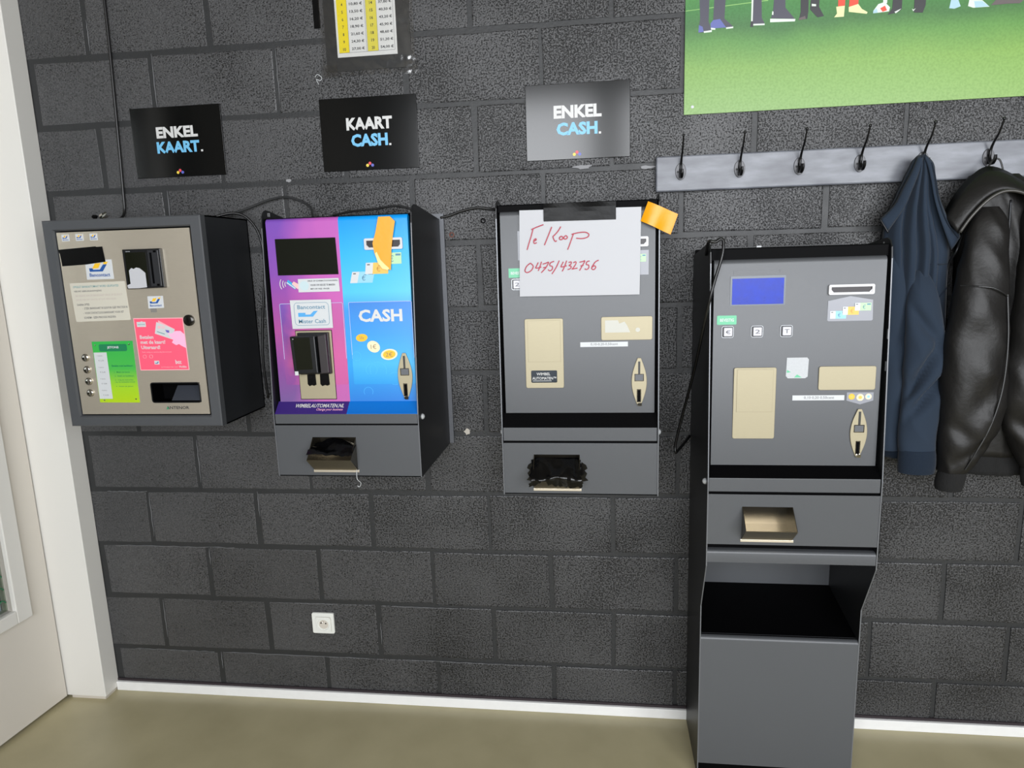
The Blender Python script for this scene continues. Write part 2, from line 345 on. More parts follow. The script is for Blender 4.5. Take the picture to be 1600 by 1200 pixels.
def text(body, q, y, m, parent, bold=0., shear=0., name='lettering', fit=True, align='fill', t=0.):
    """lettering stretched into the quad q (TL,TR,BR,BL in x,z)"""
    c = bpy.data.curves.new('t', 'FONT'); c.body = body; c.size = 1; c.offset = bold; c.shear = shear; c.resolution_u = 2; c.fill_mode = 'FRONT'
    o = bpy.data.objects.new('t', c); COL.objects.link(o)
    me = bpy.data.meshes.new_from_object(o.evaluated_get(bpy.context.evaluated_depsgraph_get()))
    bpy.data.objects.remove(o); bpy.data.curves.remove(c)
    vs = [v.co.copy() for v in me.vertices]; fs = [tuple(p.vertices) for p in me.polygons]; bpy.data.meshes.remove(me)
    if not vs: return None
    x0 = min(v.x for v in vs); x1 = max(v.x for v in vs); z0 = min(v.y for v in vs); z1 = max(v.y for v in vs)
    out = []
    for v in vs:
        X, Z = quadmap(q, (v.x-x0)/(x1-x0), 1-(v.y-z0)/(z1-z0)); out.append((X, y, Z))
    return MB().add(out, fs).obj(name, m, parent, recalc=False)
def sub(q, u0, u1, v0, v1): return [quadmap(q, u0, v0), quadmap(q, u1, v0), quadmap(q, u1, v1), quadmap(q, u0, v1)]
def interp(tab, z):
    tab = sorted(tab)
    if z <= tab[0][0]: return tab[0][1]
    for (a, va), (b, vb) in zip(tab, tab[1:]):
        if z <= b:
            t = (z-a)/(b-a); t = t*t*(3-2*t)*.5+t*.5; return va+(vb-va)*t
    return tab[-1][1]
def smoothpath(pts, k=6):
    P = [Vector(p) for p in pts]; out = []
    for i in range(len(P)-1):
        p0 = P[max(i-1, 0)]; p1 = P[i]; p2 = P[i+1]; p3 = P[min(i+2, len(P)-1)]
        for j in range(k):
            t = j/k; out.append(.5*((2*p1)+(-p0+p2)*t+(2*p0-5*p1+4*p2-p3)*t*t+(-p0+3*p1-3*p2+p3)*t**3))
    out.append(P[-1]); return [tuple(p) for p in out]

# ------------------------------------------------------------------ the room
ZC = 3.12
XR_ROOM = 4.9
fl = struct(MB().box(-3.4, XR_ROOM+.2, WIN_Y-.3, .2, -.1, 0).obj('floor', M_FLOOR)); fl['label'] = 'glossy olive green poured floor'
struct(MB().box(-3.4, XR_ROOM+.2, WIN_Y-.3, .25, ZC, ZC+.1).obj('ceiling', M_CEIL))
struct(MB().box(XR_ROOM, XR_ROOM+.15, WIN_Y-.2, .02, 0, ZC).obj('wall_right', M_BACKWALL))
b = MB()
xs = [-3.3]+[v for w in WINS for v in w]+[XR_ROOM]
for i in range(0, len(xs), 2): b.box(xs[i], xs[i+1], WIN_Y-.2, WIN_Y, 0, ZC)
for (a, c) in WINS: b.box(a, c, WIN_Y-.2, WIN_Y, 0, .9); b.box(a, c, WIN_Y-.2, WIN_Y, 2.85, ZC)
struct(b.obj('wall_back', M_BACKWALL))
for i, (a, c) in enumerate(WINS):
    w = MB()
    w.box(a, a+.05, WIN_Y-.05, WIN_Y+.01, .9, 2.85).box(c-.05, c, WIN_Y-.05, WIN_Y+.01, .9, 2.85).box(a, c, WIN_Y-.05, WIN_Y+.01, .9, .95).box(a, c, WIN_Y-.05, WIN_Y+.01, 2.81, 2.85)
    struct(w.obj('window_%d' % (i+1), M_WHITE))

# left side: wall with the door beyond the white post
struct(MB().box(-2.32, -2.165, WIN_Y-.2, -1.16, 0, ZC).obj('wall_left', M_BACKWALL))
struct(MB().box(-2.32, -2.165, -1.16, -.0, 2.62, ZC).obj('wall_left_upper', M_BACKWALL))
tr = MB().box(-2.168, -2.012, -.071, .0, .012, 2.62).obj('trim_1', M_WHITE, bev=.002, label='white lacquered door post at the corner')
struct(tr); MB().box(-2.150, -2.018, -.066, -.002, 0, .012).obj('post_foot', M_SOCKETD, tr)
# the door leaf, hinged by the post, opened a little; local frame: s along the leaf, z up, n into this room (+x)
hinge = Vector((-2.160, -.078, 0)); da = math.radians(4.5)
ds = Vector((-math.sin(da), -math.cos(da), 0)); dn = Vector((math.cos(da), -math.sin(da), 0))
def dbox(B, s0, s1, n0, n1, z0, z1):
    vs = [tuple(hinge+ds*s+dn*n+Vector((0, 0, z))) for z in (z0, z1) for n in (n0, n1) for s in (s0, s1)]
    return B.add(vs, [(0, 2, 3, 1), (4, 5, 7, 6), (0, 1, 5, 4), (2, 6, 7, 3), (0, 4, 6, 2), (1, 3, 7, 5)])
GS0, GS1, GZ0, GZ1 = .145, .80, .425, 2.30
B = MB(); dbox(B, 0, GS0, -.04, 0, .014, 2.6); dbox(B, GS1, .95, -.04, 0, .014, 2.6); dbox(B, GS0, GS1, -.04, 0, .014, GZ0); dbox(B, GS0, GS1, -.04, 0, GZ1, 2.6)
door = struct(B.obj('door_1', M_DOORWHITE)); door['label'] = 'cream white glazed door leaf at the far left'
for s0, s1, z0, z1 in ((GS0-.055, GS0, GZ0-.045, GZ1+.05), (GS1, GS1+.05, GZ0-.045, GZ1+.05), (GS0, GS1, GZ0-.045, GZ0), (GS0, GS1, GZ1, GZ1+.05)):
    B = MB(); dbox(B, s0, s1, -.02, .016, z0, z1); B.obj('glazing_bead', M_WHITE, door, bev=.003)
B = MB(); dbox(B, GS0, GS1, -.024, -.018, GZ0, GZ1); B.obj('pane', M_GLASS, door)
for i, zz in enumerate((.455, .50, .545, .59, .64)):
    c_ = MB()
    for k in range(3):
        pts = []
        for j in range(13):
            s = GS0+.004+k*.052+j*.0042; pts.append(tuple(hinge+ds*s+dn*(-.0165)+Vector((0, 0, zz+.012*abs(math.sin(j*math.pi/6))+(.004 if k % 2 else 0)))))
        c_.tube(pts, .0016, 5)
    c_.obj('pane_lettering', M_GRDK, door)
# dim lobby behind the glass so that the pane looks into a place
struct(MB().box(-3.4, -3.3, -3, .3, 0, ZC).obj('wall_lobby', M_BEYOND))

# block wall -----------------------------------------------------------------
WX0, WX1 = -2.45, 2.05
n = 40; vs = []; fs = []
def mort_y(x): t = min(1, max(0, (x+1.5)/1.3)); return .0014+.0032*t*t*(3-2*t)
for i in range(n+1):
    x = WX0+(WX1-WX0)*i/n
    for (y, z) in ((mort_y(x), 0), (mort_y(x), ZC), (.2, ZC), (.2, 0)): vs.append((x, y, z))
for i in range(n):
    for j in range(4): fs.append((4*i+j, 4*i+(j+1) % 4, 4*i+4+(j+1) % 4, 4*i+4+j))
fs += [(0, 1, 2, 3), (4*n, 4*n+1, 4*n+2, 4*n+3)]
wall = struct(MB().add(vs, fs).obj('wall_front', M_MORTAR)); wall['label'] = 'wall of large concrete blocks painted charcoal'
struct(MB().box(WX1, XR_ROOM, .0, .2, 0, ZC).obj('wall_front_end', M_MORTAR))
def block_mesh(w, h, seed):
    rnd = random.Random(seed); j = lambda a: rnd.uniform(-a, a)
    x, z = w/2, h/2; c = .0035
    cor = [(-x+j(.002), -z+j(.0022)), (x+j(.002), -z+j(.0022)), (x+j(.002), z+j(.0022)), (-x+j(.002), z+j(.0022))]
    # outline with a waver in the middle of the long sides and knocked-off corners
    def edge(a, b, k):
        out = []
        for i in range(k):
            t = i/k; out.append((a[0]+(b[0]-a[0])*t+j(.0012), a[1]+(b[1]-a[1])*t+j(.0012)))
        return out
    ol = []
    for i in range(4):
        a, b = cor[i], cor[(i+1) % 4]; ol += edge(a, b, 4 if i % 2 == 0 else 2)
    m = len(ol); vs = [(px, .012, pz) for px, pz in ol]+[(px, .0012, pz) for px, pz in ol]
    inner = [(px-math.copysign(min(abs(px), c), px), 0, pz-math.copysign(min(abs(pz), c), pz)) for px, pz in ol]
    vs += inner; fs = []
    for i in range(m):
        k = (i+1) % m; fs += [(i, k, m+k, m+i), (m+i, m+k, 2*m+k, 2*m+i)]
    fs.append(tuple(2*m+i for i in range(m)))
    me = bpy.data.meshes.new('block'); me.from_pydata(vs, [], fs); bm = bmesh.new(); bm.from_mesh(me)
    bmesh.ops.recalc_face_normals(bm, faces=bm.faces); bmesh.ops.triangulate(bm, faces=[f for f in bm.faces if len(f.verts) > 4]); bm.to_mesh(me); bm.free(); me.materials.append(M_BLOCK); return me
ZD = .1715
full = [block_mesh(.3855, .1855, s) for s in range(8)]
low = [block_mesh(.3855, .133, s+20) for s in range(4)]
cache = {}
def put_block(me, x, z, y=0.):
    o = bpy.data.objects.new('block', me); COL.objects.link(o); w = Vector((x, y, z)); o.parent = wall; o.location = w-ORIG[wall.name]
rb = random.Random(3)
for r in range(-1, 12):
    z0 = ZD+.2*r; z1 = z0+.2; isP = (r % 2 != 0)
    if r == -1: z0 = .024
    zc = (z0+z1)/2
    for i in range(-7, 6):
        xa = .4*i-(0 if isP else .2); xb = xa+.4
        if xb < -2.005 or xa > 1.75: continue
        yo = rb.uniform(0, .0005)+(.0006 if xa < -1.15 else 0)
        if xa < -2.02:
            wd = xb+2.02-.0065
            if wd < .03: continue
            put_block(block_mesh(wd, (.187 if r >= 0 else .134), 50+r), xb-.0065-wd/2, zc, yo)
        else:
            put_block(rb.choice(full if r >= 0 else low), (xa+xb)/2+rb.uniform(-.002, .002), zc+rb.uniform(-.0015, .0015), yo)
# chipped spots where the filler shows
for (x, z, w, h, sd) in ((-.284, 1.777, .07, .014, 1), (-.098, 1.768, .05, .012, 2), (-.661, .981, .026, .024, 3), (-1.185, 1.778, .022, .014, 4)):
    rr = random.Random(sd); poly = []
    k = 14
    for i in range(k):
        a = 2*math.pi*i/k; f = rr.uniform(.55, 1.); poly.append((x+w/2*f*math.cos(a), z+h/2*f*math.sin(a)))
    MB().prism(poly, .006, -.0012).obj('bare_patch', mat('scuffed_filler', '#8b8b8d', .7) if sd != 3 else M_PLASTER, wall)
for (x, z, m_) in ((-.682, 1.597, M_RUST), (-.584, 1.635, M_BLACK)):
    MB().lathe(x, z, .004, [(.008, 0), (.008, .006), (.005, .0062), (.004, .002)], 14).obj('screw_hole', m_, wall)

# raised ridges of paint along some of the filled joints on the left
M_RIDGE_SHEEN = mat('paint_ridge_sheen', '#6d6e70', .5)  # paler than the wall paint: sheen on the ridges put into their colour
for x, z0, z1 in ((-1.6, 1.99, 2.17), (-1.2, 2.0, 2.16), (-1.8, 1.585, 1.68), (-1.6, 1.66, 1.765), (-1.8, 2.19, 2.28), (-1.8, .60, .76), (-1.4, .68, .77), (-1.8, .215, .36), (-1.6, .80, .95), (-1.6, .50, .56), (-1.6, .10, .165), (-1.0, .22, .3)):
    rr = random.Random(int(x*100+z0*1000)); MB().tube([(x+.006+rr.uniform(-.0012, .0012), .0008, z0+(z1-z0)*i/8) for i in range(9)], [.0002+.0011*math.sin(math.pi*(i+.4)/9) for i in range(9)], 5).obj('paint_ridge_sheen', M_RIDGE_SHEEN, wall)
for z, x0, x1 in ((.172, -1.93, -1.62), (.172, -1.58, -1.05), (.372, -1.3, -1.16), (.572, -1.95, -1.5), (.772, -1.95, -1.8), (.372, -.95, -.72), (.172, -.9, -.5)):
    rr = random.Random(int(z*1000+x0*100)); n_ = 16; MB().tube([(x0+(x1-x0)*i/n_, .0008, z-.008+rr.uniform(-.0016, .0016)) for i in range(n_+1)], [.0003+.0008*abs(math.sin(i*1.7)) for i in range(n_+1)], 5).obj('paint_ridge_sheen', M_RIDGE_SHEEN, wall)

# baseboard
bb = struct(MB().box(-2.012, WX1+.2, -.013, .002, 0, .034).obj('baseboard_front', M_KICK, bev=.0015)); bb['label'] = 'low white baseboard under the block wall'
MB().box(-2.012, WX1+.2, -.004, .004, .034, .043).obj('sealant_line', M_SKIRT, bb)

# ------------------------------------------------------------------ wall signs
def sign(x0, z0, l1, l2, label, dots_u=.49):
    w, h = .299, .209; q = R4(x0, x0+w, z0, z0+h); root = thing('wall_sign', label, 'sign', (x0+w/2, 0, z0), 'payment signs above the machines')
    sheet('sign_board', q, -.0002, M_SIGN, root, t=.0048, bev=.0008)
    y = -.0053
    text(l1[0], sub(q, *l1[1]), y, M_SIGNW, root, bold=.045)
    text(l2[0], sub(q, *l2[1]), y, M_SIGNB, root, bold=.045)
    u1 = l2[1][1]; sheet('full_stop', sub(q, u1+.012, u1+.034, l2[1][3]-.028, l2[1][3]), -.005, M_SIGNW, root, t=.0003)
    for du, dv, m_ in ((-.026, .028, M_DOTY), (0, 0, M_DOTR), (.026, .028, M_DOTB)):
        cx, cz = quadmap(q, dots_u+du, .91+dv); MB().lathe(cx, cz, -.005, [(.0045, 0), (.0045, .0003)], 16).obj('logo_dot', m_, root)
sign(-1.684, 1.805, ('ENKEL', (.27, .73, .28, .44)), ('KAART', (.26, .735, .49, .655)), 'black sign reading ENKEL KAART above the steel-fronted machine')
sign(-1.069, 1.798, ('KAART', (.27, .745, .275, .445)), ('CASH', (.31, .69, .50, .675)), 'black sign reading KAART CASH above the purple and blue machine')
sign(-.446, 1.800, ('ENKEL', (.27, .73, .285, .455)), ('CASH', (.295, .69, .51, .68)), 'glare-washed sign reading ENKEL CASH left of the coat rack')

# price list in a plastic sleeve
pl = thing('price_list', 'yellow and white price table in a clear sleeve at the top edge', 'price list', (-.905, 0, 2.068))
sheet('sleeve', R4(-1.047, -.766, 2.068, 2.41), -.0062, M_SLEEVE, pl, t=.0003)
sheet('backing_card', R4(-1.035, -.778, 2.082, 2.41), -.0005, mat('dark_backing', '#1d1e1e', .4), pl, t=.002)
sheet('paper', R4(-1.000, -.818, 2.120, 2.40), -.0026, mat('bright_paper', '#e2e2df', .6), pl, t=.0006)
for c0, c1, m_ in ((.006, .037, M_PAPERY), (.0935, .1255, M_PAPERY2)): sheet('yellow_column', R4(-1+c0, -1+c1, 2.132, 2.395), -.0032, m_, pl, t=.0003)
for c in (.037, .090, .0935, .1255, .175): sheet('rule_line', R4(-1+c-.0003, -1+c+.0003, 2.132, 2.395), -.0033, M_INK, pl, t=.0003)
sheet('rule_line', R4(-.994, -.825, 2.1315, 2.1322), -.0033, M_INK, pl, t=.0003)
for r in range(10):
    zc = 2.1415+r*.0203; k = 10-r
    num = lambda v: ('%.2f' % v).replace('.', ',')+' \u20ac'
    for base, kk in ((0, k), (.0875, k+10)):
        s = str(kk); w_ = .0045*len(s); cx = -1+base+.0225
        text(s, R4(cx-w_/2, cx+w_/2, zc-.0042, zc+.0042), -.0036, M_INKD, pl, bold=.02)
        text(num(2.7*kk), R4(-1+base+.045, -1+base+.0455+(.0385 if 2.7*kk >= 10 else .033), zc-.0045, zc+.0045), -.0036, M_INKD, pl, bold=.02)
MB().tube(smoothpath([(-1.075, -.003, 2.071), (-1.066, -.006, 2.077), (-1.054, -.004, 2.068), (-1.060, -.003, 2.060), (-1.071, -.003, 2.064), (-1.066, -.002, 2.05)]), .0009, 5).obj('tape_thread', M_LABEL, pl)
sheet('clear_tape', R4(-1.052, -1.002, 2.064, 2.10), -.0067, M_SLEEVE, pl, t=.0003)
sheet('clear_tape', R4(-.800, -.757, 2.062, 2.112), -.0067, M_SLEEVE, pl, t=.0003)
tag(sheet('tape_strip', R4(-1.067, -1.047, 2.205, 2.42), -.0004, M_TAPE, None, t=.0006), 'black tape strip left of the price list', 'tape')

# team photograph banner
po = thing('photo_banner', 'large green football pitch photograph with players boots, right above the coat rack', 'banner', (1.0, 0, 1.905))
sheet('print_panel', R4(.003, 1.95, 1.905, 3.05), -.0005, M_POSTER, po, t=.005)
P_DK = mat('printed_dark_trousers', '#43424f', .42); P_DK2 = mat('printed_black_sock', '#2b2a2e', .42); P_SH = mat('printed_blue_boot', '#5a62a0', .42)
P_WH = mat('printed_white', '#cdd8cc', .42); P_RED = mat('printed_red_sock', '#e8452f', .42); P_CR = mat('printed_cream_boot', '#d9d9a0', .42)
P_LB = mat('printed_pale_blue_boot', '#9fc0cc', .42); P_BR = mat('printed_brown_boot', '#5a5050', .42); P_LN = mat('printed_pitch_line', '#8bb868', .42)
PR = [('pitch_line', P_LN, [(0.004,2.177),(0.222,2.189),(0.222,2.187),(0.004,2.1755)]),
 ('player_leg', P_DK, [(0.035,2.202),(0.069,2.200),(0.066,2.149),(0.043,2.149)]), ('player_leg', P_DK, [(0.083,2.199),(0.115,2.196),(0.108,2.149),(0.078,2.145)]),
 ('boot', P_DK, [(0.042,2.150),(0.064,2.152),(0.075,2.119),(0.039,2.118)]), ('boot_heel', P_SH, [(0.040,2.138),(0.050,2.133),(0.053,2.120),(0.039,2.119)]), ('boot_sole', P_WH, [(0.053,2.121),(0.075,2.123),(0.075,2.118),(0.054,2.117)]),
 ('boot', P_SH, [(0.078,2.148),(0.098,2.15),(0.112,2.138),(0.118,2.127),(0.072,2.127),(0.071,2.140)]), ('boot', P_DK, [(0.096,2.15),(0.108,2.150),(0.132,2.128),(0.113,2.127)]), ('boot_sole', P_WH, [(0.113,2.127),(0.132,2.128),(0.132,2.124),(0.113,2.123)]), ('boot_sole', P_WH, [(0.072,2.129),(0.084,2.127),(0.084,2.123),(0.073,2.124)]),
 ('player_leg', P_DK, [(0.175,2.192),(0.200,2.190),(0.207,2.145),(0.215,2.130),(0.182,2.131)]), ('crutch', P_WH, [(0.178,2.192),(0.184,2.191),(0.183,2.138),(0.179,2.138)]), ('crutch_tip', P_DK2, [(0.178,2.138),(0.184,2.138),(0.185,2.123),(0.177,2.124)]), ('boot_sole', P_WH, [(0.185,2.131),(0.215,2.130),(0.215,2.126),(0.185,2.127)]),
 ('player_leg', P_DK, [(0.242,2.187),(0.263,2.186),(0.268,2.166),(0.294,2.136),(0.231,2.142),(0.236,2.160)]), ('boot_sole', P_WH, [(0.229,2.141),(0.295,2.136),(0.294,2.130),(0.229,2.132)]), ('boot_tab', P_WH, [(0.234,2.160),(0.237,2.158),(0.237,2.150),(0.233,2.151)]),
 ('player_leg', P_DK2, [(0.302,2.183),(0.325,2.181),(0.328,2.153),(0.326,2.134),(0.304,2.134),(0.308,2.152)]), ('boot_toe', P_BR, [(0.304,2.137),(0.32,2.142),(0.322,2.134),(0.304,2.132)]), ('player_leg', P_DK2, [(0.337,2.180),(0.357,2.179),(0.355,2.162),(0.369,2.138),(0.352,2.136),(0.332,2.157)]), ('sock_band', P_WH, [(0.336,2.171),(0.347,2.169),(0.347,2.164),(0.336,2.165)]),
 ('player_leg', P_RED, [(0.401,2.176),(0.423,2.174),(0.421,2.158),(0.404,2.159)]), ('player_leg', P_RED, [(0.436,2.173),(0.456,2.172),(0.455,2.159),(0.432,2.155)]), ('boot', P_CR, [(0.399,2.159),(0.421,2.160),(0.420,2.133),(0.395,2.133),(0.402,2.142)]), ('boot', P_CR, [(0.431,2.156),(0.455,2.162),(0.465,2.149),(0.480,2.140),(0.478,2.136),(0.432,2.144)]),
 ('boot', P_WH, [(0.494,2.142),(0.506,2.158),(0.522,2.162),(0.536,2.148),(0.534,2.138),(0.494,2.136)]), ('boot_stripe', P_RED, [(0.511,2.147),(0.523,2.153),(0.529,2.141),(0.518,2.138)]), ('boot_toe', P_LB, [(0.494,2.142),(0.502,2.148),(0.506,2.137),(0.494,2.136)]), ('player_leg', P_WH, [(0.515,2.167),(0.525,2.167),(0.528,2.159),(0.518,2.157)]),
 ('player_leg', P_DK2, [(0.542,2.165),(0.564,2.164),(0.566,2.141),(0.557,2.134),(0.531,2.130),(0.542,2.145)]), ('boot_mark', P_WH, [(0.548,2.136),(0.565,2.143),(0.556,2.135),(0.551,2.132)]), ('player_leg', P_DK2, [(0.592,2.162),(0.624,2.160),(0.625,2.147),(0.619,2.129),(0.597,2.131)]), ('boot_mark', P_WH, [(0.591,2.141),(0.595,2.138),(0.601,2.141),(0.595,2.134)]),
 ('boot', P_LB, [(0.687,2.155),(0.705,2.154),(0.712,2.138),(0.697,2.133),(0.684,2.135)]), ('boot', P_WH, [(0.732,2.152),(0.764,2.149),(0.783,2.132),(0.743,2.132),(0.730,2.137)]), ('boot', P_LB, [(0.744,2.148),(0.764,2.147),(0.782,2.133),(0.748,2.132)]), ('boot', P_BR, [(0.797,2.147),(0.865,2.142),(0.856,2.135),(0.826,2.136),(0.786,2.135)]), ('boot', P_WH, [(0.868,2.150),(0.91,2.150),(0.925,2.135),(0.872,2.134)])]
for i, (nm, m_, poly) in enumerate(PR):
    top = max(z for x, z in poly)
    if nm in ('player_leg', 'crutch') and top > 2.16:  # carry the legs on above the frame
        poly = [(x, z+.12 if z > top-.004 else z) for x, z in poly]
    sheet(nm, poly, -.0055, m_, po, t=.0002+.00002*i)
for x, z in ((.026, 1.925), (1.92, 1.925)): MB().lathe(x, z, -.0055, [(.0042, 0), (.0042, .001), (.002, .0016)], 14).obj('fixing_screw', M_LABEL, po)

# ------------------------------------------------------------------ coat rack
rk = thing('coat_rack', 'grey washed wooden coat rack board with black hooks', 'coat rack', (.6, 0, 1.695))
MB().box(-.075, 1.30, -.022, -.0005, 1.695, 1.793).obj('rack_board', M_RAIL, rk, bev=.004)
hook_meshes = None
def hook(x, z):
    yb = -.022
    pts = [(x+.015*math.sin(2*math.pi*i/20), z+.0225*math.cos(2*math.pi*i/20)*(1.0 if math.cos(2*math.pi*i/20) > 0 else 1.1)) for i in range(20)]
    root = MB().prism(pts, yb, yb-.003).obj('hook', M_IRONP, rk, bev=.001)
    for dx in (-.008,): MB().lathe(x+dx, z-.002, yb-.003, [(.003, 0), (.0028, .001), (.001, .0014)], 10).obj('screw', M_IRON, root)
    up = smoothpath([(x, yb-.003, z-.018), (x, yb-.008, z+.004), (x, yb-.011, z+.020), (x, yb-.022, z+.036), (x, yb-.042, z+.055), (x, yb-.056, z+.078), (x, yb-.060, z+.088)], 5)
    k = len(up); MB().tube(up, [.0042-.0019*min(1, i/k*1.3) for i in range(k)], 8).obj('upper_prong', M_IRON, root, smooth=True)
    e = up[-1]; MB().lathe(e[0], e[2], e[1]+.004, [(.001, 0), (.0038, .002), (.0042, .005), (.003, .008), (.001, .009)], 12).obj('prong_tip', M_IRON, root, smooth=True)
    lo = smoothpath([(x, yb-.003, z+.006), (x, yb-.012, z-.012), (x, yb-.024, z-.018), (x, yb-.034, z-.010), (x, yb-.036, z+.002)], 5)
    MB().tube(lo, [.0046]*(len(lo)-3)+[.0042, .0038, .0042], 8).obj('lower_prong', M_IRON, root, smooth=True)
for x in (-.006, .156, .317, .477, .639, .805, .967, 1.129): hook(x, 1.750)

# ------------------------------------------------------------------ wall socket
so = thing('wall_socket', 'white wall socket low on the block wall', 'socket', (-1.196, 0, .259))
MB().prism(rrect(-1.236, -1.157, .259, .335, .006), -.0005, -.010).obj('cover_plate', M_SOCKET, so, bev=.002)
x, z = -1.194, .295; nn = 28
vs = []; fs = []
for r, y in ((.0285, -.0102), (.0215, -.0108), (.020, -.0025), (.0005, -.0025)):
    for i in range(nn):
        a = 2*math.pi*i/nn
        if r > .025:
            c, s_ = math.cos(a), math.sin(a); k = .0265/max(abs(c), abs(s_)); vs.append((x+c*k, y, z+s_*k))
        else: vs.append((x+r*math.cos(a), y, z+r*math.sin(a)))
for j in range(3):
    for i in range(nn): fs.append((j*nn+i, j*nn+(i+1) % nn, (j+1)*nn+(i+1) % nn, (j+1)*nn+i))
# raised insert with the recessed round well: lift it clear of the plate
vs = [(a, b_-.003 if i < 2*nn else b_-.0085, c) for i, (a, b_, c) in enumerate(vs)]
MB().add(vs, fs).obj('socket_insert', M_SOCKET, so, smooth=True, recalc=True)
MB().lathe(x, z-.001, -.0108, [(.017, 0), (.017, .0006)], 20).obj('socket_well', M_SOCKETD, so)
for dx, dz in ((-.009, .004), (.008, .003)): MB().lathe(x+dx, z+dz, -.0112, [(.0026, 0), (.0026, .0006)], 10).obj('pin_hole', M_BLACK, so)
MB().lathe(x-.001, z+.0105, -.0112, [(.0024, 0), (.0024, .008), (.001, .009)], 10).obj('earth_pin', M_CHROME, so)
MB().box(x-.0265, x+.0265, -.0136, -.0132, z+.0268, z+.0276).box(x+.0268, x+.0276, -.0136, -.0132, z-.0265, z+.0265).obj('insert_gap', M_SOCKETD, so)

# ------------------------------------------------------------------ machine with the steel front (far left)
X0, X1, Z0, Z1, YF = -1.819, -1.335, 1.064, 1.667, -.265
m1 = thing('payment_terminal', 'anthracite card payment machine with brushed steel front and pink card sticker', 'payment machine', (-1.577, 0, Z0))
fx0, fx1, fz0, fz1 = -1.785, -1.369, 1.096, 1.637
B = MB(); th = .004
B.box(X0, X0+th, -.24, -.001, Z0, Z1).box(X1-th, X1, -.24, -.001, Z0, Z1).box(X0, X1, -.24, -.001, Z0, Z0+th).box(X0, X1, -.24, -.001, Z1-th, Z1).box(X0, X1, -.006, -.001, Z0, Z1)
B.obj('casing', M_ANTHSIDE, m1)
# front frame, slightly bevelled towards the door
o_ = R4(X0, X1, Z0, Z1); i_ = R4(fx0-.004, fx1+.004, fz0-.004, fz1+.004); j_ = R4(fx0, fx1, fz0, fz1)
vs = [(x, -.24, z) for x, z in o_]+[(x, YF+.003, z) for x, z in o_]+[(x*1+0, YF, z) for x, z in R4(X0+.003, X1-.003, Z0+.003, Z1-.003)]+[(x, YF, z) for x, z in i_]+[(x, YF+.006, z) for x, z in j_]+[(x, -.24, z) for x, z in j_]
fs = []
for r in range(5):
    for i in range(4): fs.append((r*4+i, r*4+(i+1) % 4, r*4+4+(i+1) % 4, r*4+4+i))
for i in range(4): fs.append((i, 20+i, 20+(i+1) % 4, (i+1) % 4))
MB().add(vs, fs).obj('front_frame', M_ANTH, m1)
YD = -.259
hx0, hx1, hz0, hz1 = -1.548, -1.395, 1.135, 1.194
B = MB(); p0, p1, q0, q1 = fx0+.004, fx1-.004, fz0+.004, fz1-.004
hole = rrect(hx0, hx1, hz0, hz1, .008)
# steel door skin with the dispenser opening cut through it
outer = []
for (x, z) in hole:
    dx = (x-(hx0+hx1)/2)/((hx1-hx0)/2); dz = (z-(hz0+hz1)/2)/((hz1-hz0)/2); outer.append((x, z))
B.box(p0, hx0, YD+.004, YD, q0, q1).box(hx1, p1, YD+.004, YD, q0, q1).box(hx0, hx1, YD+.004, YD, q0, hz0).box(hx0, hx1, YD+.004, YD, hz1, q1)
d1 = B.obj('steel_door', M_STEEL, m1, label='brushed steel door')
B = MB().box(hx0, hx1, -.205, -.20, hz0, hz1).box(hx0-.002, hx0, YD+.002, -.20, hz0, hz1).box(hx1, hx1+.002, YD+.002, -.20, hz0, hz1).box(hx0, hx1, YD+.002, -.20, hz0-.002, hz0).box(hx0, hx1, YD+.002, -.20, hz1, hz1+.002)
B.obj('dispenser_well', M_BLACK, m1)
MB().add([(hx0+.055, -.252, hz0+.004), (hx1, -.252, hz0+.004), (hx1, -.215, hz1-.016), (hx0+.055, -.215, hz1-.016)], [(0, 1, 2, 3)]).obj('dispenser_chute', mat('chute', '#3a3d44', .35), m1)
frame('dispenser_rim', hx0-.001, hx1+.001, hz0-.001, hz1+.001, .003, YD, M_PLASTIC, m1, t=.003, r=.008)
def banc_logo(q, y, parent, txt=True, blue=M_BBLUE, yel=M_BYEL):
    P = lambda pts: [quadmap(q, u, v) for u, v in pts]
    sheet('logo_mark', P([(.12, .42), (.28, .42), (.26, .50), (.52, .50), (.66, .24), (.80, .24), (.62, .60), (.14, .60)]), y, blue, parent, t=.0002)
    sheet('logo_mark', P([(.24, .44), (.36, .18), (.58, .16), (.47, .42), (.3, .44)]), y, yel, parent, t=.00025)
    sheet('logo_mark', P([(.66, .22), (.70, .12), (.86, .11), (.78, .24)]), y, yel, parent, t=.00025)
    if txt: text('Bancontact', sub(q, .12, .88, .68, .86), y-.0003, blue, parent, bold=.02)
def label_plate(q, y, m_, parent, name='sticker', r=.003): return sheet(name, q, y, m_, parent, t=.0005, bev=0)
for cx in (-1.754, -1.710, -1.666):
    q = R4(cx-.012, cx+.012, 1.608, 1.627); lp = label_plate(q, YD, M_LABEL, m1); banc_logo(q, YD-.0006, lp, True)
sheet('black_tape', [(-1.783, 1.585), (-1.664, 1.591), (-1.662, 1.5895), (-1.643, 1.590), (-1.639, 1.547), (-1.700, 1.541), (-1.776, 1.538), (-1.778, 1.572)], YD-.0008, M_TAPE, m1, t=.0006)
q = [(-1.703, 1.553), (-1.620, 1.553), (-1.620, 1.498), (-1.705, 1.498)]; lp = label_plate(q, YD, M_LABEL, m1); banc_logo(q, YD-.0006, lp)
q = [(-1.762, 1.489), (-1.588, 1.491), (-1.585, 1.380), (-1.758, 1.377)]
nt_ = sheet('notice_sheet', q, YD, M_LABELB, m1, t=.0005)
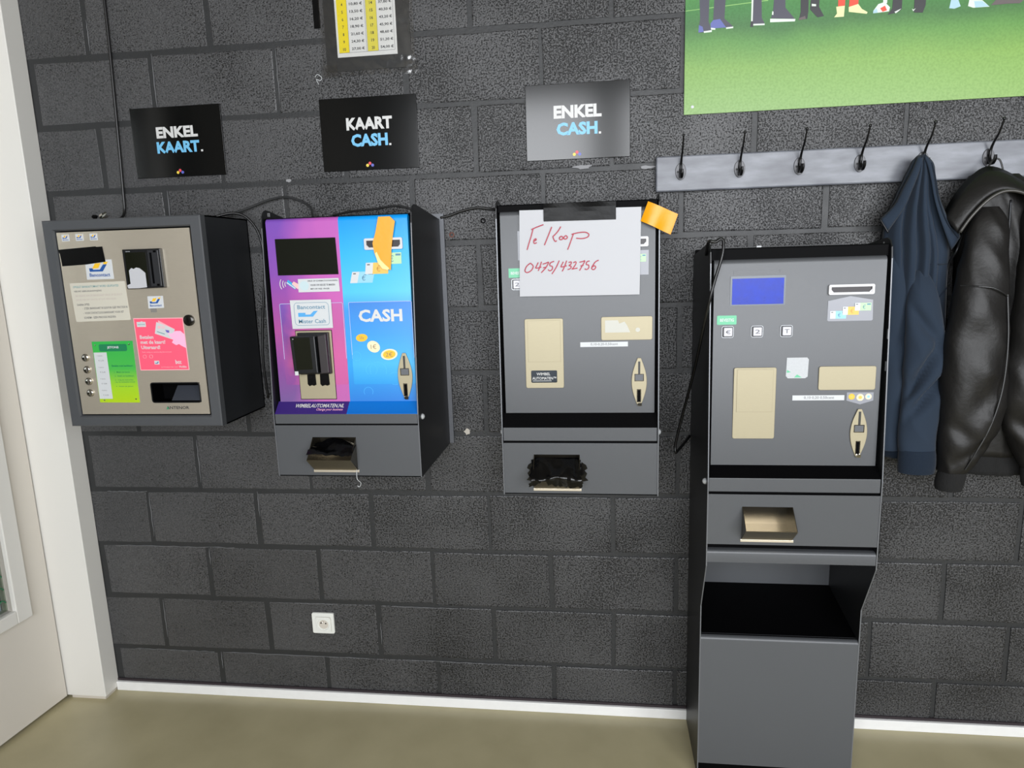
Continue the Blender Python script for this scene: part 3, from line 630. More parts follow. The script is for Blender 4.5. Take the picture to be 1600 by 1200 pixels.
for (u0, u1, v, s, m_) in ((.05, .88, .10, 'OPGELET BANKAUTOMAAT WORD GEUPDATED', M_TEAL), (.06, .56, .22, 'NIEUWE GEBRUIKSAANWIJZING', M_INK), (.07, .92, .33, 'NA INGAVE VAN DE BANKKAART DRUK OP DE KNOP', M_INKL), (.07, .80, .44, 'KEUZE VAN HET AANTAL JETONS HIERONDER', M_INKL), (.07, .30, .56, 'DAARNA OPTIES:', M_INK), (.16, .98, .66, '-  STEEK BANKKAART IN SLEUF EN GEEF PINCODE IN', M_INK), (.16, .90, .78, '-  VOOR CONTACTLOOS BANKKAART VOOR HET', M_INK), (.16, .74, .90, 'SCHERM - GEEN PINCODE INGEVEN', M_INK)):
    text(s, sub(q, u0, u1, v-.025, v+.03), YD-.0007, m_, nt_, bold=.01)
# card reader
rd = MB().prism([(-1.576, 1.579), (-1.461, 1.579), (-1.460, 1.470), (-1.575, 1.468)], YD, YD-.012).obj('card_reader', M_PLASTIC, m1, bev=.0015)
MB().box(-1.568, -1.505, YD-.0128, YD-.0119, 1.478, 1.570).obj('reader_window', M_PLASTICG, rd)
MB().box(-1.497, -1.464, YD-.017, YD-.0119, 1.474, 1.575).obj('reader_bezel', mat('grey_plastic', '#232427', .4), rd, bev=.0015)
MB().box(-1.490, -1.484, YD-.0175, YD-.0169, 1.482, 1.568).obj('card_slot', M_BLACK, rd)
for a in (1.571, 1.478): MB().box(-1.478, -1.470, YD-.0178, YD-.0169, a-.003, a+.003).obj('bezel_latch', M_BLACK, rd)
text('VERIFONE', R4(-1.566, -1.552, 1.5715, 1.574), YD-.0122, M_LABEL, rd)
sheet('torn_paper', [(-1.561, 1.520), (-1.553, 1.527), (-1.546, 1.524), (-1.538, 1.528), (-1.528, 1.526), (-1.517, 1.517), (-1.512, 1.512), (-1.512, 1.472), (-1.538, 1.470), (-1.570, 1.470), (-1.572, 1.479), (-1.561, 1.483)], YD-.0130, M_PAPER, rd, t=.0008)
q = [(-1.524, 1.446), (-1.476, 1.446), (-1.477, 1.412), (-1.525, 1.411)]; lp = label_plate(q, YD, M_LABEL, m1); banc_logo(q, YD-.0006, lp)
sheet('grey_sticker', R4(-1.519, -1.500, 1.400, 1.411), YD, mat('grey_sticker_print', '#7d7a76', .4), m1)
# pink sticker
q = [(-1.577, 1.384), (-1.423, 1.383), (-1.421, 1.231), (-1.575, 1.231)]
pk = sheet('pink_sticker', q, YD, M_PINKL, m1, t=.0004); y = YD-.0005
sheet('pink_field', sub(q, .015, .985, .015, .985), y+.0001, M_PINK, pk, t=.0003); y = YD-.0007
P = lambda pts: [quadmap(q, u, v) for u, v in pts]
sheet('logo_tag', P([(.06, .07), (.14, .07), (.16, .055), (.19, .07), (.24, .07), (.24, .165), (.06, .165)]), y, M_LABEL, pk, t=.0002); text('payconiq', sub(q, .08, .22, .105, .135), y-.0003, M_TEAL, pk, bold=.02)
sheet('printed_card_back', P([(.50, .045), (.78, .20), (.76, .30), (.50, .12)]), y, M_PINKL, pk, t=.0002)
sheet('printed_card', P([(.46, .075), (.81, .215), (.755, .415), (.40, .295)]), y, M_LABEL, pk, t=.0003)
text('BE CC', sub(q, .48, .62, .15, .20), y-.0004, M_PINKL, pk, bold=.03); sheet('card_band', P([(.45, .25), (.60, .30), (.60, .315), (.45, .265)]), y-.0002, M_TEAL, pk, t=.0002)
sheet('printed_hand', P([(.66, .285), (.74, .30), (.82, .25), (.92, .25), (.995, .32), (.995, .58), (.90, .53), (.86, .50), (.80, .52), (.72, .47), (.755, .42), (.70, .36)]), y, M_HAND, pk, t=.0004)
sheet('card_chip', P([(.62, .225), (.70, .24), (.69, .285), (.64, .275)]), y, mat('violet_print', '#6a5fb0', .4), pk, t=.0005)
for s, u1, v in (('Betalen', .36, .36), ('met de kaart?', .59, .455), ('Uiteraard!', .47, .555)): text(s, sub(q, .085, u1, v-.035, v+.035), y-.0003, M_LABEL, pk, bold=.025)
text('Snel, veilig en eenvoudig Bancontact', sub(q, .09, .69, .635, .665), y-.0003, M_PINKL, pk)
for u in (.13, .26): frame('printed_icon', *[c for c in (quadmap(q, u-.035, .74)[0], quadmap(q, u+.035, .74)[0], quadmap(q, u, .765)[1], quadmap(q, u, .70)[1])], .0008, y, M_PINKL, pk, r=.004)
sheet('logo_tag', sub(q, .31, .41, .815, .885), y, M_LABEL, pk, t=.0002); sheet('logo_mark', P([(.33, .855), (.36, .86), (.38, .835), (.40, .835), (.37, .87), (.33, .87)]), y-.0003, M_BBLUE, pk, t=.0002)
text('bcc', sub(q, .74, .86, .80, .88), y-.0003, M_LABEL, pk, bold=.03); text('Je betaalpartner voor', sub(q, .44, .78, .925, .955), y-.0003, M_PINKL, pk); text('Worldline', sub(q, .80, .95, .915, .955), y-.0003, M_LABEL, pk, bold=.02)
lk = MB().lathe(-1.403, 1.375, YD, [(.016, 0), (.016, .006), (.0135, .008), (.006, .0085)], 28).obj('lock', mat('dark_chrome', '#3b3a38', .2, .9), m1, smooth=True)
MB().box(-1.4038, -1.4022, YD-.0092, YD-.0084, 1.369, 1.381).obj('keyway', M_BLACK, lk)
# green token card
q = [(-1.718, 1.318), (-1.588, 1.319), (-1.590, 1.135), (-1.718, 1.136)]
gc = sheet('token_card', q, YD, M_JETON, m1, t=.0012); y = YD-.0013
sheet('title_bar', rrect(-1.697, -1.608, 1.289, 1.310, .005), y, M_GRDK, gc, t=.0002); text('JETONS', R4(-1.671, -1.634, 1.2955, 1.304), y-.0003, M_LABEL, gc, bold=.03)
sheet('price_strip', [(-1.716, 1.286), (-1.675, 1.286), (-1.675, 1.147), (-1.717, 1.147)], y, M_LABEL, gc, t=.0003)
for i, (a, b_) in enumerate((('1 jeton', '\u20ac 2,70'), ('2 jetons', '\u20ac 5,40'), ('4 jetons', '\u20ac 10,80'), ('6 jetons', '\u20ac 16,20'))):
    z = 1.276-.0345*i; text(a, R4(-1.706, -1.690, z-.002, z+.002), y-.0005, M_INK, gc); text(b_, R4(-1.704, -1.687, z-.0165, z-.0120), y-.0005, M_INK, gc)
text('Betalen met bankkaart', R4(-1.664, -1.596, 1.243, 1.249), y-.0002, M_GRDK, gc, bold=.02)
for s, z, w in (('1.  Maak uw keuze', 1.227, .05), ('2.  Steek uw bankkaart', 1.2155, .062), ('3.  Volg de instructies', 1.203, .058), ('     op de betaalterminal', 1.197, .062), ('4.  Neem uw jetons', 1.184, .055)): text(s, R4(-1.659, -1.659+w, z-.002, z+.002), y-.0002, M_GRDK, gc, bold=.01)
for x, z in ((-1.708, 1.308), (-1.600, 1.309), (-1.702, 1.143), (-1.600, 1.146)): MB().lathe(x, z, y, [(.0025, 0), (.0022, .001), (.001, .0013)], 10).obj('card_screw', M_CHROME, gc)
for z in (1.271, 1.235, 1.200, 1.165): MB().lathe(-1.745, z, YD, [(.0115, 0), (.0115, .003), (.009, .0048), (.004, .0056), (.0005, .0058)], 24).obj('push_button', M_CHROME, m1, smooth='all')
text('ANTENOR', R4(-1.508, -1.436, 1.1145, 1.1235), YD-.0004, M_INKD, m1, bold=.015)
MB().prism([(-1.508, 1.1140), (-1.500, 1.1140), (-1.5037, 1.1240)], YD-.0003, YD-.0006).obj('logo_mark', mat('green_letter', '#3c8a62', .4), m1)
# bunch of keys lying on top
ky = thing('key_bunch', 'small bunch of keys lying on the steel-fronted machine', 'keys', (-1.69, -.20, Z1))
MB().tube([(-1.69+.012*math.cos(a*math.pi/8), -.20+.012*math.sin(a*math.pi/8), Z1+.003) for a in range(17)], .0013, 6).obj('key_ring', M_CHROME, ky)
for (ax, ay, az) in ((.028, -.008, .010), (-.018, .006, .006), (.01, .02, .006)):
    c0 = Vector((-1.69, -.20, Z1+.006)); d = Vector((ax, ay, az))
    MB().tube([c0+d*.3, c0+d*.7, c0+d*1.3], [.008, .008, .004], 6, flat=.25).obj('key', M_CHROME if ax > 0 else M_BLACK, ky)

# ------------------------------------------------------------------ change machines
def coin_plate(root, cx, z0, z1, y, badge=False):
    h = z1-z0; cz = (z0+z1)/2; w = .0205
    poly = []
    k = 15
    for i in range(k+1):
        t = -1+2*i/k; poly.append((cx+max(.0045, w*math.cos(t*1.36)), cz+t*h/2))
    for i in range(k, -1, -1):
        t = -1+2*i/k; poly.append((cx-max(.0045, w*math.cos(t*1.36)), cz+t*h/2))
    cp = MB().prism(poly, y, y-.004).obj('coin_plate', M_STEELW, root, bev=.0012, label='pale metal coin inlet plate')
    MB().box(cx-.0028, cx+.0028, y-.0046, y-.0039, cz+.022, cz+.056).obj('coin_slot', mat('slot_shadow', '#2d2c2a', .4), cp)
    frame('window_rim', cx-.0125, cx+.0125, cz+.002, cz+.022, .0018, y-.004, M_CHROME, cp, t=.001, r=.001)
    MB().box(cx-.0105, cx+.0105, y-.0045, y-.0039, cz+.004, cz+.020).obj('coin_window', mat('grey_window', '#5d5f63', .3), cp)
    frame('slot_rim', cx-.0062, cx+.0052, cz-.056, cz-.020, .0014, y-.004, M_CHROME, cp, t=.001, r=.0008)
    MB().box(cx-.0045, cx+.0035, y-.0045, y-.0039, cz-.055, cz-.022).obj('return_slot', M_BLACK, cp)
    MB().prism([(cx-.006, z0+.004), (cx-.002, z0-.001), (cx+.007, z0-.001), (cx+.007, z0+.008), (cx-.001, z0+.008)], y-.004, y-.008).obj('return_lever', M_CHROME, cp, bev=.0006)
def note_slot(root, x0, x1, z0, z1, y):
    ns = frame('note_inlet', x0, x1, z0, z1, .006, y, mat('slot_white', '#c2c2c4', .35), root, t=.006, r=.004)
    MB().box(x0+.005, x1-.005, y-.002, y-.0006, z0+.005, z1-.005).obj('inlet_mouth', mat('inlet_dark', '#150a10', .4), ns)
    for a, b_ in ((x0+.006, x0+.013), (x1-.013, x1-.006)): MB().prism([(a, z0+.005), (b_, z0+.005), ((a if a < (x0+x1)/2 else b_), z0+.013)], y-.002, y-.0045).obj('inlet_guide', mat('slot_white', '#c2c2c4', .35), ns)
def bill(root, x0, x1, z0, z1, y, m_, skew=0., lead=.32, k=0, band=M_SLATE):
    q = [(x0+skew, z1), (x1+skew, z1), (x1, z0), (x0, z0)]
    b_ = sheet('printed_note', q, y-.0002*k, m_, root, t=.0003); yy = y-.0002*k-.0003
    sheet('note_margin', sub(q, 0, lead, 0, 1), yy, M_LABEL, b_, t=.0001); sheet('note_mark', sub(q, .06, .18, .12, .22), yy-.0001, M_INK, b_, t=.0001)
    text('\u20ac', sub(q, .48, .66, .25, .8), yy-.0003, M_SLATE if m_ is not M_ORANGE else mat('ochre_print', '#b98a34', .4), b_); sheet('note_mark', sub(q, .74, .96, .1, .28), yy, band, b_, t=.0001)
def tray(root, x0, x1, z0, z1, y, depth=.05, lip=.042):
    """steel coin tray let into the drawer front: back slope, cheeks, floor and a tilted front plate"""
    B = MB(); b_ = y+.055; zl = z0+lip; t = .0015
    S = lambda pts: B.add(pts, [(0, 1, 2, 3)])
    S([(x0, b_, z0+.022), (x1, b_, z0+.022), (x1, b_-.01, z1), (x0, b_-.01, z1)])             # sloping back
    S([(x0, b_, z0+.022), (x1, b_, z0+.022), (x1, y-.002, z0+.012), (x0, y-.002, z0+.012)]); S([(x0, y-.002, z0+.012), (x1, y-.002, z0+.012), (x1, y-.006, z0+.006), (x0, y-.006, z0+.006)]) # floor
    tr = B.obj('tray_floor', M_TRAY, root, recalc=False)
    MB().prism_x([(y, z0), (y-depth, zl), (y-depth-.001, zl+.0012), (y-depth-.0022, zl), (y-.0022, z0-.001)], x0, x1).obj('tray_front', mat('tray_front_steel', '#837b68', .3, .9), root)
    for xx in (x0, x1-t): MB().prism_x([(y+.055, z0+.018), (y, z0+.003), (y-depth, zl), (y-depth, zl+.002), (y+.0005, z1), (y+.055, z1)], xx, xx+t).obj('tray_cheek', mat('tray_cheek_steel', '#5b574d', .25, .9), root)
    MB().box(x0-.003, x1+.004, y-.004, y-.0004, z0-.006, z0+.001).obj('tray_flange', mat('bright_steel', '#e6dccb', .3, .7), root, bev=.0008)
def machine(root, xl, xr, prof, zt, ear, door, ledge, lip, drawer, yd, yl, trayr, doormat=M_CHAR, ledgemat=M_BLACK, flare=0., plate=0., head=None):
    """prof: (y,z) outline of the side panels; door=(z0,z1) etc.; yd=(y bottom,y top) of the door front; yl = y of lip/drawer front"""
    t = .0028; a, b_ = xl+t, xr-t
    for s, xx in ((-1, xl), (1, xr-t)):
        B = MB(); n_ = len(prof); off = lambda y: (s*flare*max(0., 1+y/.3))
        vs = [(xx+off(y), y, z) for y, z in prof]+[(xx+t+off(y), y, z) for y, z in prof]
        B.add(vs, [tuple(range(n_)), tuple(range(2*n_-1, n_-1, -1))]+[(i, i+n_, (i+1) % n_+n_, (i+1) % n_) for i in range(n_)])
        sp = B.obj('side_panel', M_CHARDK, root)
        # bare rim along the front edge of the sheet
        fr = [p for p in prof if p[0] < -.1]
        R_ = MB()
        for (p, q_) in zip(fr, fr[1:]):
            if abs(q_[1]-p[1]) < .03: continue
            if p[1] > q_[1]: continue
            R_.add([(xx+s*flare*max(0, 1+p[0]/.3), p[0]-.0006, p[1]), (xx+t+s*flare*max(0, 1+p[0]/.3), p[0]-.0006, p[1]), (xx+t+s*flare*max(0, 1+q_[0]/.3), q_[0]-.0006, q_[1]), (xx+s*flare*max(0, 1+q_[0]/.3), q_[0]-.0006, q_[1])], [(0, 1, 2, 3)])
        if R_.v: R_.obj('sheet_edge', M_EDGE, sp, recalc=False)
        ys = ear[0]; xo = (xx-.0006 if s < 0 else xx+t+.0006); xi = (xx+t+.0006 if s < 0 else xx-.0006)
        for xq in (xo, xi): MB().box(min(xq, xq), max(xq, xq)+.0004, ys-.003, ys+.003, ear[1]-.012, ear[1]-.002).obj('ear_slot', mat('slot_light', '#9a9b9c', .5), sp)
    if plate: MB().box(xl-flare-plate, xr+flare+plate, -.012, -.0005, prof[0][1]+.0, zt-.012).obj('mounting_plate', mat('plate_grey', '#5d5f64', .4, .2), root)
    else: MB().box(xl, xr, -.006, -.0005, drawer[0]+.01, zt-.01).obj('mounting_plate', M_CHARDK, root)
    yb, yt = yd
    MB().box(a, b_, yt+.010, -.006, door[1]-.004, head or zt-.014).obj('top_cover', M_BLACK, root, bev=.003)
    # door with a folded, rounded top edge
    c = .008; r = .012; z0, z1 = door
    pr = [(yb, z0), (yt, z1-r)]+[(yt+r*(1-math.cos(math.radians(k))), z1-r+r*math.sin(math.radians(k))) for k in (22, 45, 68, 90)]+[(yt+.022, z1), (yt+.022, z1-.003), (yb+.014, z0+.0)]
    dr = MB().prism_x(pr, a+c, b_-c).obj('front_door', doormat, root, smooth=True)
    MB().box(a, b_, yt+.026, yt+.03, drawer[0], (head or zt)-.02).obj('inner_bulkhead', M_BLACK, root)
    # sloping ledge between door and lip
    MB().prism_x([(yb+.004, ledge[1]), (yl+.001, ledge[0]), (yl+.001, ledge[0]-.004), (yb+.004, ledge[1]-.004)], a+.001, b_-.001).obj('ledge', ledgemat, root)
    MB().box(a+.0005, b_-.0015, yl, yl+.012, lip[0], lip[1]).obj('lip_strip', M_CHAR, root, bev=.0015)
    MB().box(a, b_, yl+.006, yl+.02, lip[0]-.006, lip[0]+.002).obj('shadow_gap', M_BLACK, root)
    x0, x1, z0, z1 = trayr; dz0, dz1 = drawer
    B = MB(); f0, f1 = yl-.0005, yl+.003
    A0, A1 = xl+.0006, xr-.0006
    B.box(A0, x0, f0, f1, dz0, dz1).box(x1, A1, f0, f1, dz0, dz1).box(x0, x1, f0, f1, dz0, z0).box(x0, x1, f0, f1, z1, dz1)
    B.obj('drawer_front', M_CHAR, root)
    MB().box(A0, A1, yl+.003, -.01, dz0-.004, dz0+.002).obj('bottom_plate', M_BLACK, root)
    tray(root, x0, x1, z0, z1, yl)
    zs = (lip[0]+lip[1])/2
    for s, xx in ((-1, xl), (1, xr)):
        n_ = 12; vs = []; fs = []
        for rr_, d in ((.008, 0), (.0085, .003), (.006, .007), (.001, .009)):
            for i in range(n_): vs.append((xx+s*d, yl+.03+rr_*math.cos(2*math.pi*i/n_), zs+rr_*math.sin(2*math.pi*i/n_)))
        for j in range(3):
            for i in range(n_): fs.append((j*n_+i, j*n_+(i+1) % n_, (j+1)*n_+(i+1) % n_, (j+1)*n_+i))
        fs.append(tuple(3*n_+i for i in range(n_)))
        MB().add(vs, fs).obj('side_bolt', mat('zinc_bolt', '#c4c7c9', .3, .3), root, smooth=True)
    return dr
def dy(yd, door, z): return yd[0]+(yd[1]-yd[0])*(z-door[0])/(door[1]-door[0])
def profile(yt, yl, zb, zlip, ztop, zbk, foot=None):
    p = [(-.0005, zbk)] + (foot or [(yl-.001, zb)])+[(yl-.0015, zlip), (yt, ztop-.05), (yt+.004, ztop-.022), (yt+.016, ztop-.006), (yt+.034, ztop), (yt+.06, ztop-.002), (-.0005, ztop-.03)]
    return p

# --- purple and blue machine
m2 = thing('change_machine', 'purple and blue wrapped cash and card machine with yellow tape over the note slot', 'payment machine', (-.94, 0, .934))
xl, xr = -1.149, -.731; door = (1.141, 1.646); yd = (-.286, -.278)
machine(m2, xl, xr, profile(-.280, -.314, .931, 1.11, 1.672, .946), 1.672, (-.235, 1.667), door, (1.112, 1.141), (1.083, 1.111), (.934, 1.079), yd, -.314, (-1.040, -.914, .950, 1.045), M_M2DOOR, M_M2LEDGE, flare=.016, plate=.012, head=1.648)
Y = lambda z: dy(yd, door, z)-.0004
sheet('display', [(-1.114, 1.592), (-.943, 1.591), (-.941, 1.493), (-1.114, 1.494)], Y(1.54), M_DKSCR, m2, t=.0012)
y = Y(1.46)-.0004
for i, r in enumerate((.012, .018, .025)):
    MB().tube([(-1.083+r*1.1*math.cos(a), y, 1.470+r*math.sin(a)) for a in [math.radians(148+8*j) for j in range(9)]], .0011, 6, flat=.4).obj('contactless_wave', M_SIGNW, m2)
cq = [(-1.086, 1.482), (-1.062, 1.464), (-1.068, 1.455), (-1.092, 1.472)]
sheet('printed_card', cq, y, mat('card_cyan', '#3f9fd0', .3), m2); sheet('card_stripe', sub(cq, 0, 1, .62, .85), y-.0006, M_SIGNW, m2, t=.0002)
sheet('printed_fingers', [(-1.070, 1.477), (-1.058, 1.470), (-1.052, 1.460), (-1.060, 1.456), (-1.068, 1.462), (-1.076, 1.470)], y-.0008, mat('printed_skin', '#e6b6b4', .4), m2, t=.0003)
q = [(-1.057, 1.483), (-.941, 1.483), (-.940, 1.447), (-1.058, 1.447)]
lb = sheet('instruction_label', q, y-.001, M_LABEL, m2, t=.0006)
MB().lathe(-1.040, 1.4645, y-.0016, [(.013, 0), (.013, .0002)], 24).obj('label_stamp', mat('stamp_teal', '#b9cdd2', .4), lb)
for s, u0, u1, v in (('DRUK OP SCHERM (TOUCHSCREEN)', .24, .97, .18), ('VOOR UW KEUZE TE MAKEN', .30, .90, .48), ('MET UW WIJZ. VINGER', .30, .76, .78)): text(s, sub(q, u0, u1, v-.07, v+.07), y-.0022, M_INK, lb, bold=.02)
zr = (1.1895, 1.417)
for x0, x1, m_, nm in ((-1.116, -.934, M_M2TAGL, 'card_field'), (-.918, -.741, M_M2TAGR, 'cash_field')):
    z0, z1 = zr; pts = rrect(x0, x1, z0, z1, .004)
    vs = [(a, dy(yd, door, c)-.0003, c) for a, c in pts]+[(a, dy(yd, door, c)-.0009, c) for a, c in pts]; n_ = len(pts)
    MB().add(vs, [tuple(range(n_)), tuple(range(2*n_-1, n_-1, -1))]+[(i, i+n_, (i+1) % n_+n_, (i+1) % n_) for i in range(n_)]).obj(nm, m_, m2)
    ym = dy(yd, door, 1.30)-.0014
    frame('field_outline', x0, x1, z0, z1, .0011, ym+.0004, mat('outline_pale', '#b9c6ea', .35), m2, t=.0005, r=.004)
y = Y(1.3)-.0016
for cx, cz, r in ((-.878, 1.168, .0135), (-.865, 1.230, .0165), (-.846, 1.228, .024), (-.905, 1.268, .013), (-.800, 1.205, .018)):
    frame('printed_bubble', cx-r, cx+r, cz-r, cz+r, .0008, y, M_BUBBLE, m2, t=.0002, r=r)
q = [(-1.084, 1.426), (-.966, 1.426), (-.966, 1.348), (-1.083, 1.347)]
lb = sheet('scheme_label', q, y-.0006, M_LABEL, m2, t=.0006); yy = y-.0013
cx0, cx1, cz0, cz1 = -1.074, -.974, 1.356, 1.419
frame('label_outline', cx0, cx1, cz0, cz1, .001, yy+.0001, M_SLATE, lb, t=.0003, r=.010)
text('Bancontact', R4(-1.064, -.984, 1.401, 1.412), yy-.0003, M_SLATE, lb, bold=.01); text('Mister Cash', R4(-1.063, -.985, 1.362, 1.373), yy-.0003, M_SLATE, lb, bold=.01)
sheet('logo_mark', [(-1.063, 1.391), (-1.042, 1.391), (-1.042, 1.386), (-1.028, 1.386), (-1.018, 1.395), (-1.006, 1.396), (-1.021, 1.380), (-1.063, 1.380)], yy, M_LBLUE, lb, t=.0003)
pl2 = MB().box(-1.075, -.972, Y(1.25)-.004, Y(1.25)+.002, 1.149, 1.341).obj('reader_plate', M_STEELW, m2, bev=.0008)
yp = Y(1.25)-.004
MB().box(-1.076, -.971, yp+.001, yp+.003, 1.1475, 1.3425).obj('plate_shadow_gap', M_BLACK, pl2)
# angled card reader: front face offset towards the viewer, slot bezel at its right
rd = MB().prism([(-1.066, 1.337), (-.977, 1.337), (-.976, 1.222), (-1.066, 1.220)], yp, yp-.012).obj('card_reader', M_PLASTIC, m2, bev=.002)
MB().prism([(-1.080, 1.329), (-1.008, 1.330), (-1.006, 1.226), (-1.075, 1.224)], yp-.012, yp-.030).obj('reader_body', M_PLASTIC, rd, bev=.003)
MB().prism([(-1.070, 1.325), (-1.022, 1.326), (-1.020, 1.238), (-1.066, 1.237)], yp-.030, yp-.0306).obj('reader_window', M_PLASTICG, rd)
MB().prism([(-1.004, 1.328), (-.980, 1.334), (-.978, 1.226), (-1.002, 1.224)], yp-.012, yp-.022).obj('slot_bezel', mat('worn_plastic', '#2b2628', .45), rd, bev=.002)
MB().box(-1.0065, -1.0035, yp-.026, yp-.012, 1.228, 1.326).obj('card_slot', M_BLACK, rd)
MB().lathe(-1.070, 1.322, yp-.030, [(.0016, 0), (.0012, .0008)], 8).obj('indicator', M_LABEL, rd)
sheet('white_tag', R4(-1.072, -1.062, 1.222, 1.233), yp-.031, M_LABEL, rd, t=.0005)
for a, b_ in ((-1.050, -1.027), (-1.013, -.988)):
    rr = random.Random(int(a*1000)); poly = [(a, 1.226), (b_, 1.226), (b_+.001, 1.190), (b_-.006, 1.187), (b_-.012, 1.189), (a+.004, 1.186), (a-.001, 1.192)]
    MB().prism(poly, yp-.0004, yp-.0022).obj('black_tape', M_TAPEC, m2)
text('CASH', R4(-.892, -.769, 1.362, 1.396), Y(1.38)-.0012, M_SIGNW, m2, bold=.035)
for cx, cz, a, b_, rot, m_, s in ((-.887, 1.319, .0165, .0105, -6, M_GOLD, '50c'), (-.855, 1.294, .0185, .0155, 28, M_COINP, '1\u20ac'), (-.812, 1.272, .0235, .015, -8, M_GOLD, '2\u20ac')):
    ca, sa = math.cos(math.radians(-rot)), math.sin(math.radians(-rot)); E = lambda k: [(cx+ca*a*k*math.cos(t)-sa*b_*k*math.sin(t), cz+sa*a*k*math.cos(t)+ca*b_*k*math.sin(t)) for t in [2*math.pi*i/28 for i in range(28)]]
    yy = Y(cz)-.0010
    co = sheet('printed_coin', E(1), yy, M_COINP if s == '2\u20ac' else m_, m2, t=.0003); sheet('coin_core', E(.76), yy-.0003, M_GOLD if s != '1\u20ac' else M_COINP, co, t=.0002)
    k = .42; text(s, [(cx-a*k, cz+b_*k), (cx+a*k, cz+b_*k), (cx+a*k, cz-b_*k), (cx-a*k, cz-b_*k)], yy-.0007, mat('coin_ink', '#8a7a58', .5), co)
coin_plate(m2, -.7695, 1.148, 1.276, Y(1.2)-.0012)
note_slot(m2, -.862, -.757, 1.555, 1.585, Y(1.57))
y = Y(1.5)-.0002
bill(m2, -.910, -.847, 1.468, 1.498, y, M_BILLB, skew=.008, k=0); bill(m2, -.866, -.802, 1.491, 1.521, y, M_ORANGE, skew=.004, k=2); bill(m2, -.826, -.763, 1.516, 1.546, y, M_BILLG, skew=.001, k=4)
# print on the ledge
def ledgept(x, f): return (x, -.3135-.0016+(.0315-.0)*0+( -.282+.3135)*f, 1.112+.029*f)
def text_on_ledge(s, x0, x1, f0, f1, m_, bold, shear):
    o = text(s, R4(x0, x1, 0, 1), 0, m_, None, bold=bold, shear=shear)
    me = o.data; off = ORIG[o.name]
    pts = []
    for v in me.vertices:
        w = v.co+off; f = f0+(f1-f0)*w.z; pts.append(((w.x), -.3139+(-.2825+.3139)*f-.0005, 1.112+.029*f+.0008))
    c = Vector((sum(p[0] for p in pts)/len(pts), sum(p[1] for p in pts)/len(pts), sum(p[2] for p in pts)/len(pts)))
    for v, p in zip(me.vertices, pts): v.co = Vector(p)-c
    ORIG[o.name] = c; place(o, c, m2)
text_on_ledge('WIMBELAUTOMATEN.NL', -1.090, -.948, .47, .78, M_SIGNW, .02, .2)
text_on_ledge('Change your business', -1.026, -.949, .18, .42, M_HAND, .005, .25)
MB().tube(smoothpath([(-.916, -.318, .957), (-.913, -.330, .93), (-.906, -.322, .915), (-.912, -.318, .902), (-.918, -.318, .905)]), .0008, 5).obj('loose_thread', M_LABEL, m2)
# black tape stuck over the coin tray mouth
tp = MB(); rr = random.Random(5); nx, nz = 14, 8; vs = []; fs = []
for j in range(nz+1):
    for i in range(nx+1):
        u, v = i/nx, j/nz; x = -1.042+.130*u; yy = -.362+.064*v; z = 1.006+.024*v+rr.uniform(-.0025, .0025)+(.006*math.sin(u*6+v*5))*(.3+v)
        vs.append((x, yy, z))
for j in range(nz):
    for i in range(nx): a = j*(nx+1)+i; fs.append((a, a+1, a+nx+2, a+nx+1))
tag(MB().add(vs, fs).obj('tape_cover', M_TAPEC, None, smooth='all', recalc=False), 'black tape covering the coin tray of the purple and blue machine', 'tape')
# yellow tape over the note slot
y = Y(1.57)
pts = [(-.818, 1.640), (-.786, 1.640), (-.773, 1.627), (-.781, 1.590), (-.787, 1.556), (-.792, 1.500), (-.812, 1.506), (-.826, 1.521), (-.835, 1.548), (-.838, 1.572), (-.828, 1.600)]
yt_ = thing('yellow_tape', 'yellow tape strip hanging over the note slot of the purple and blue machine', 'tape', (-.805, -.29, 1.50))
sheet('tape_strip', pts, y-.0072, M_YEL, yt_, t=.0008)
sheet('torn_edge', [(-.833, 1.545), (-.828, 1.549), (-.819, 1.528), (-.806, 1.514), (-.796, 1.505), (-.800, 1.500), (-.815, 1.504), (-.826, 1.519)], y-.0081, mat('torn_tape', '#ecd390', .5), yt_, t=.0004)

# --- grey wall machine with the FOR SALE sheet
m3 = thing('change_machine', 'charcoal wall-hung change machine carrying a handwritten for-sale sheet', 'payment machine', (-.296, 0, .865))
xl, xr = -.512, -.081; door = (1.094, 1.644); yd = (-.231, -.228)
machine(m3, xl, xr, profile(-.233, -.252, .862, 1.055, 1.676, .87), 1.676, (-.185, 1.668), door, (1.057, 1.094), (1.018, 1.056), (.866, 1.012), yd, -.250, (-.424, -.296, .880, .979))
Y = lambda z: dy(yd, door, z)-.0004
note_slot(m3, -.217, -.110, 1.541, 1.567, Y(1.55))
sheet('note_sticker', R4(-.222, -.109, 1.468, 1.532), Y(1.5), M_STICK, m3, t=.0003); bill(m3, -.152, -.116, 1.502, 1.522, Y(1.5)-.0004, M_BILLG)
sheet('display_frame', R4(-.455, -.315, 1.515, 1.592), Y(1.55), M_EDGE, m3, t=.0008); sheet('display', R4(-.448, -.322, 1.522, 1.585), Y(1.55)-.0008, M_LCD, m3, t=.0006)
lb = sheet('function_label', R4(-.482, -.432, 1.469, 1.494), Y(1.48), M_GREEN, m3, t=.0004); text('BEVESTIG', R4(-.476, -.440, 1.4775, 1.485), Y(1.48)-.0007, M_LABEL, lb, bold=.02)
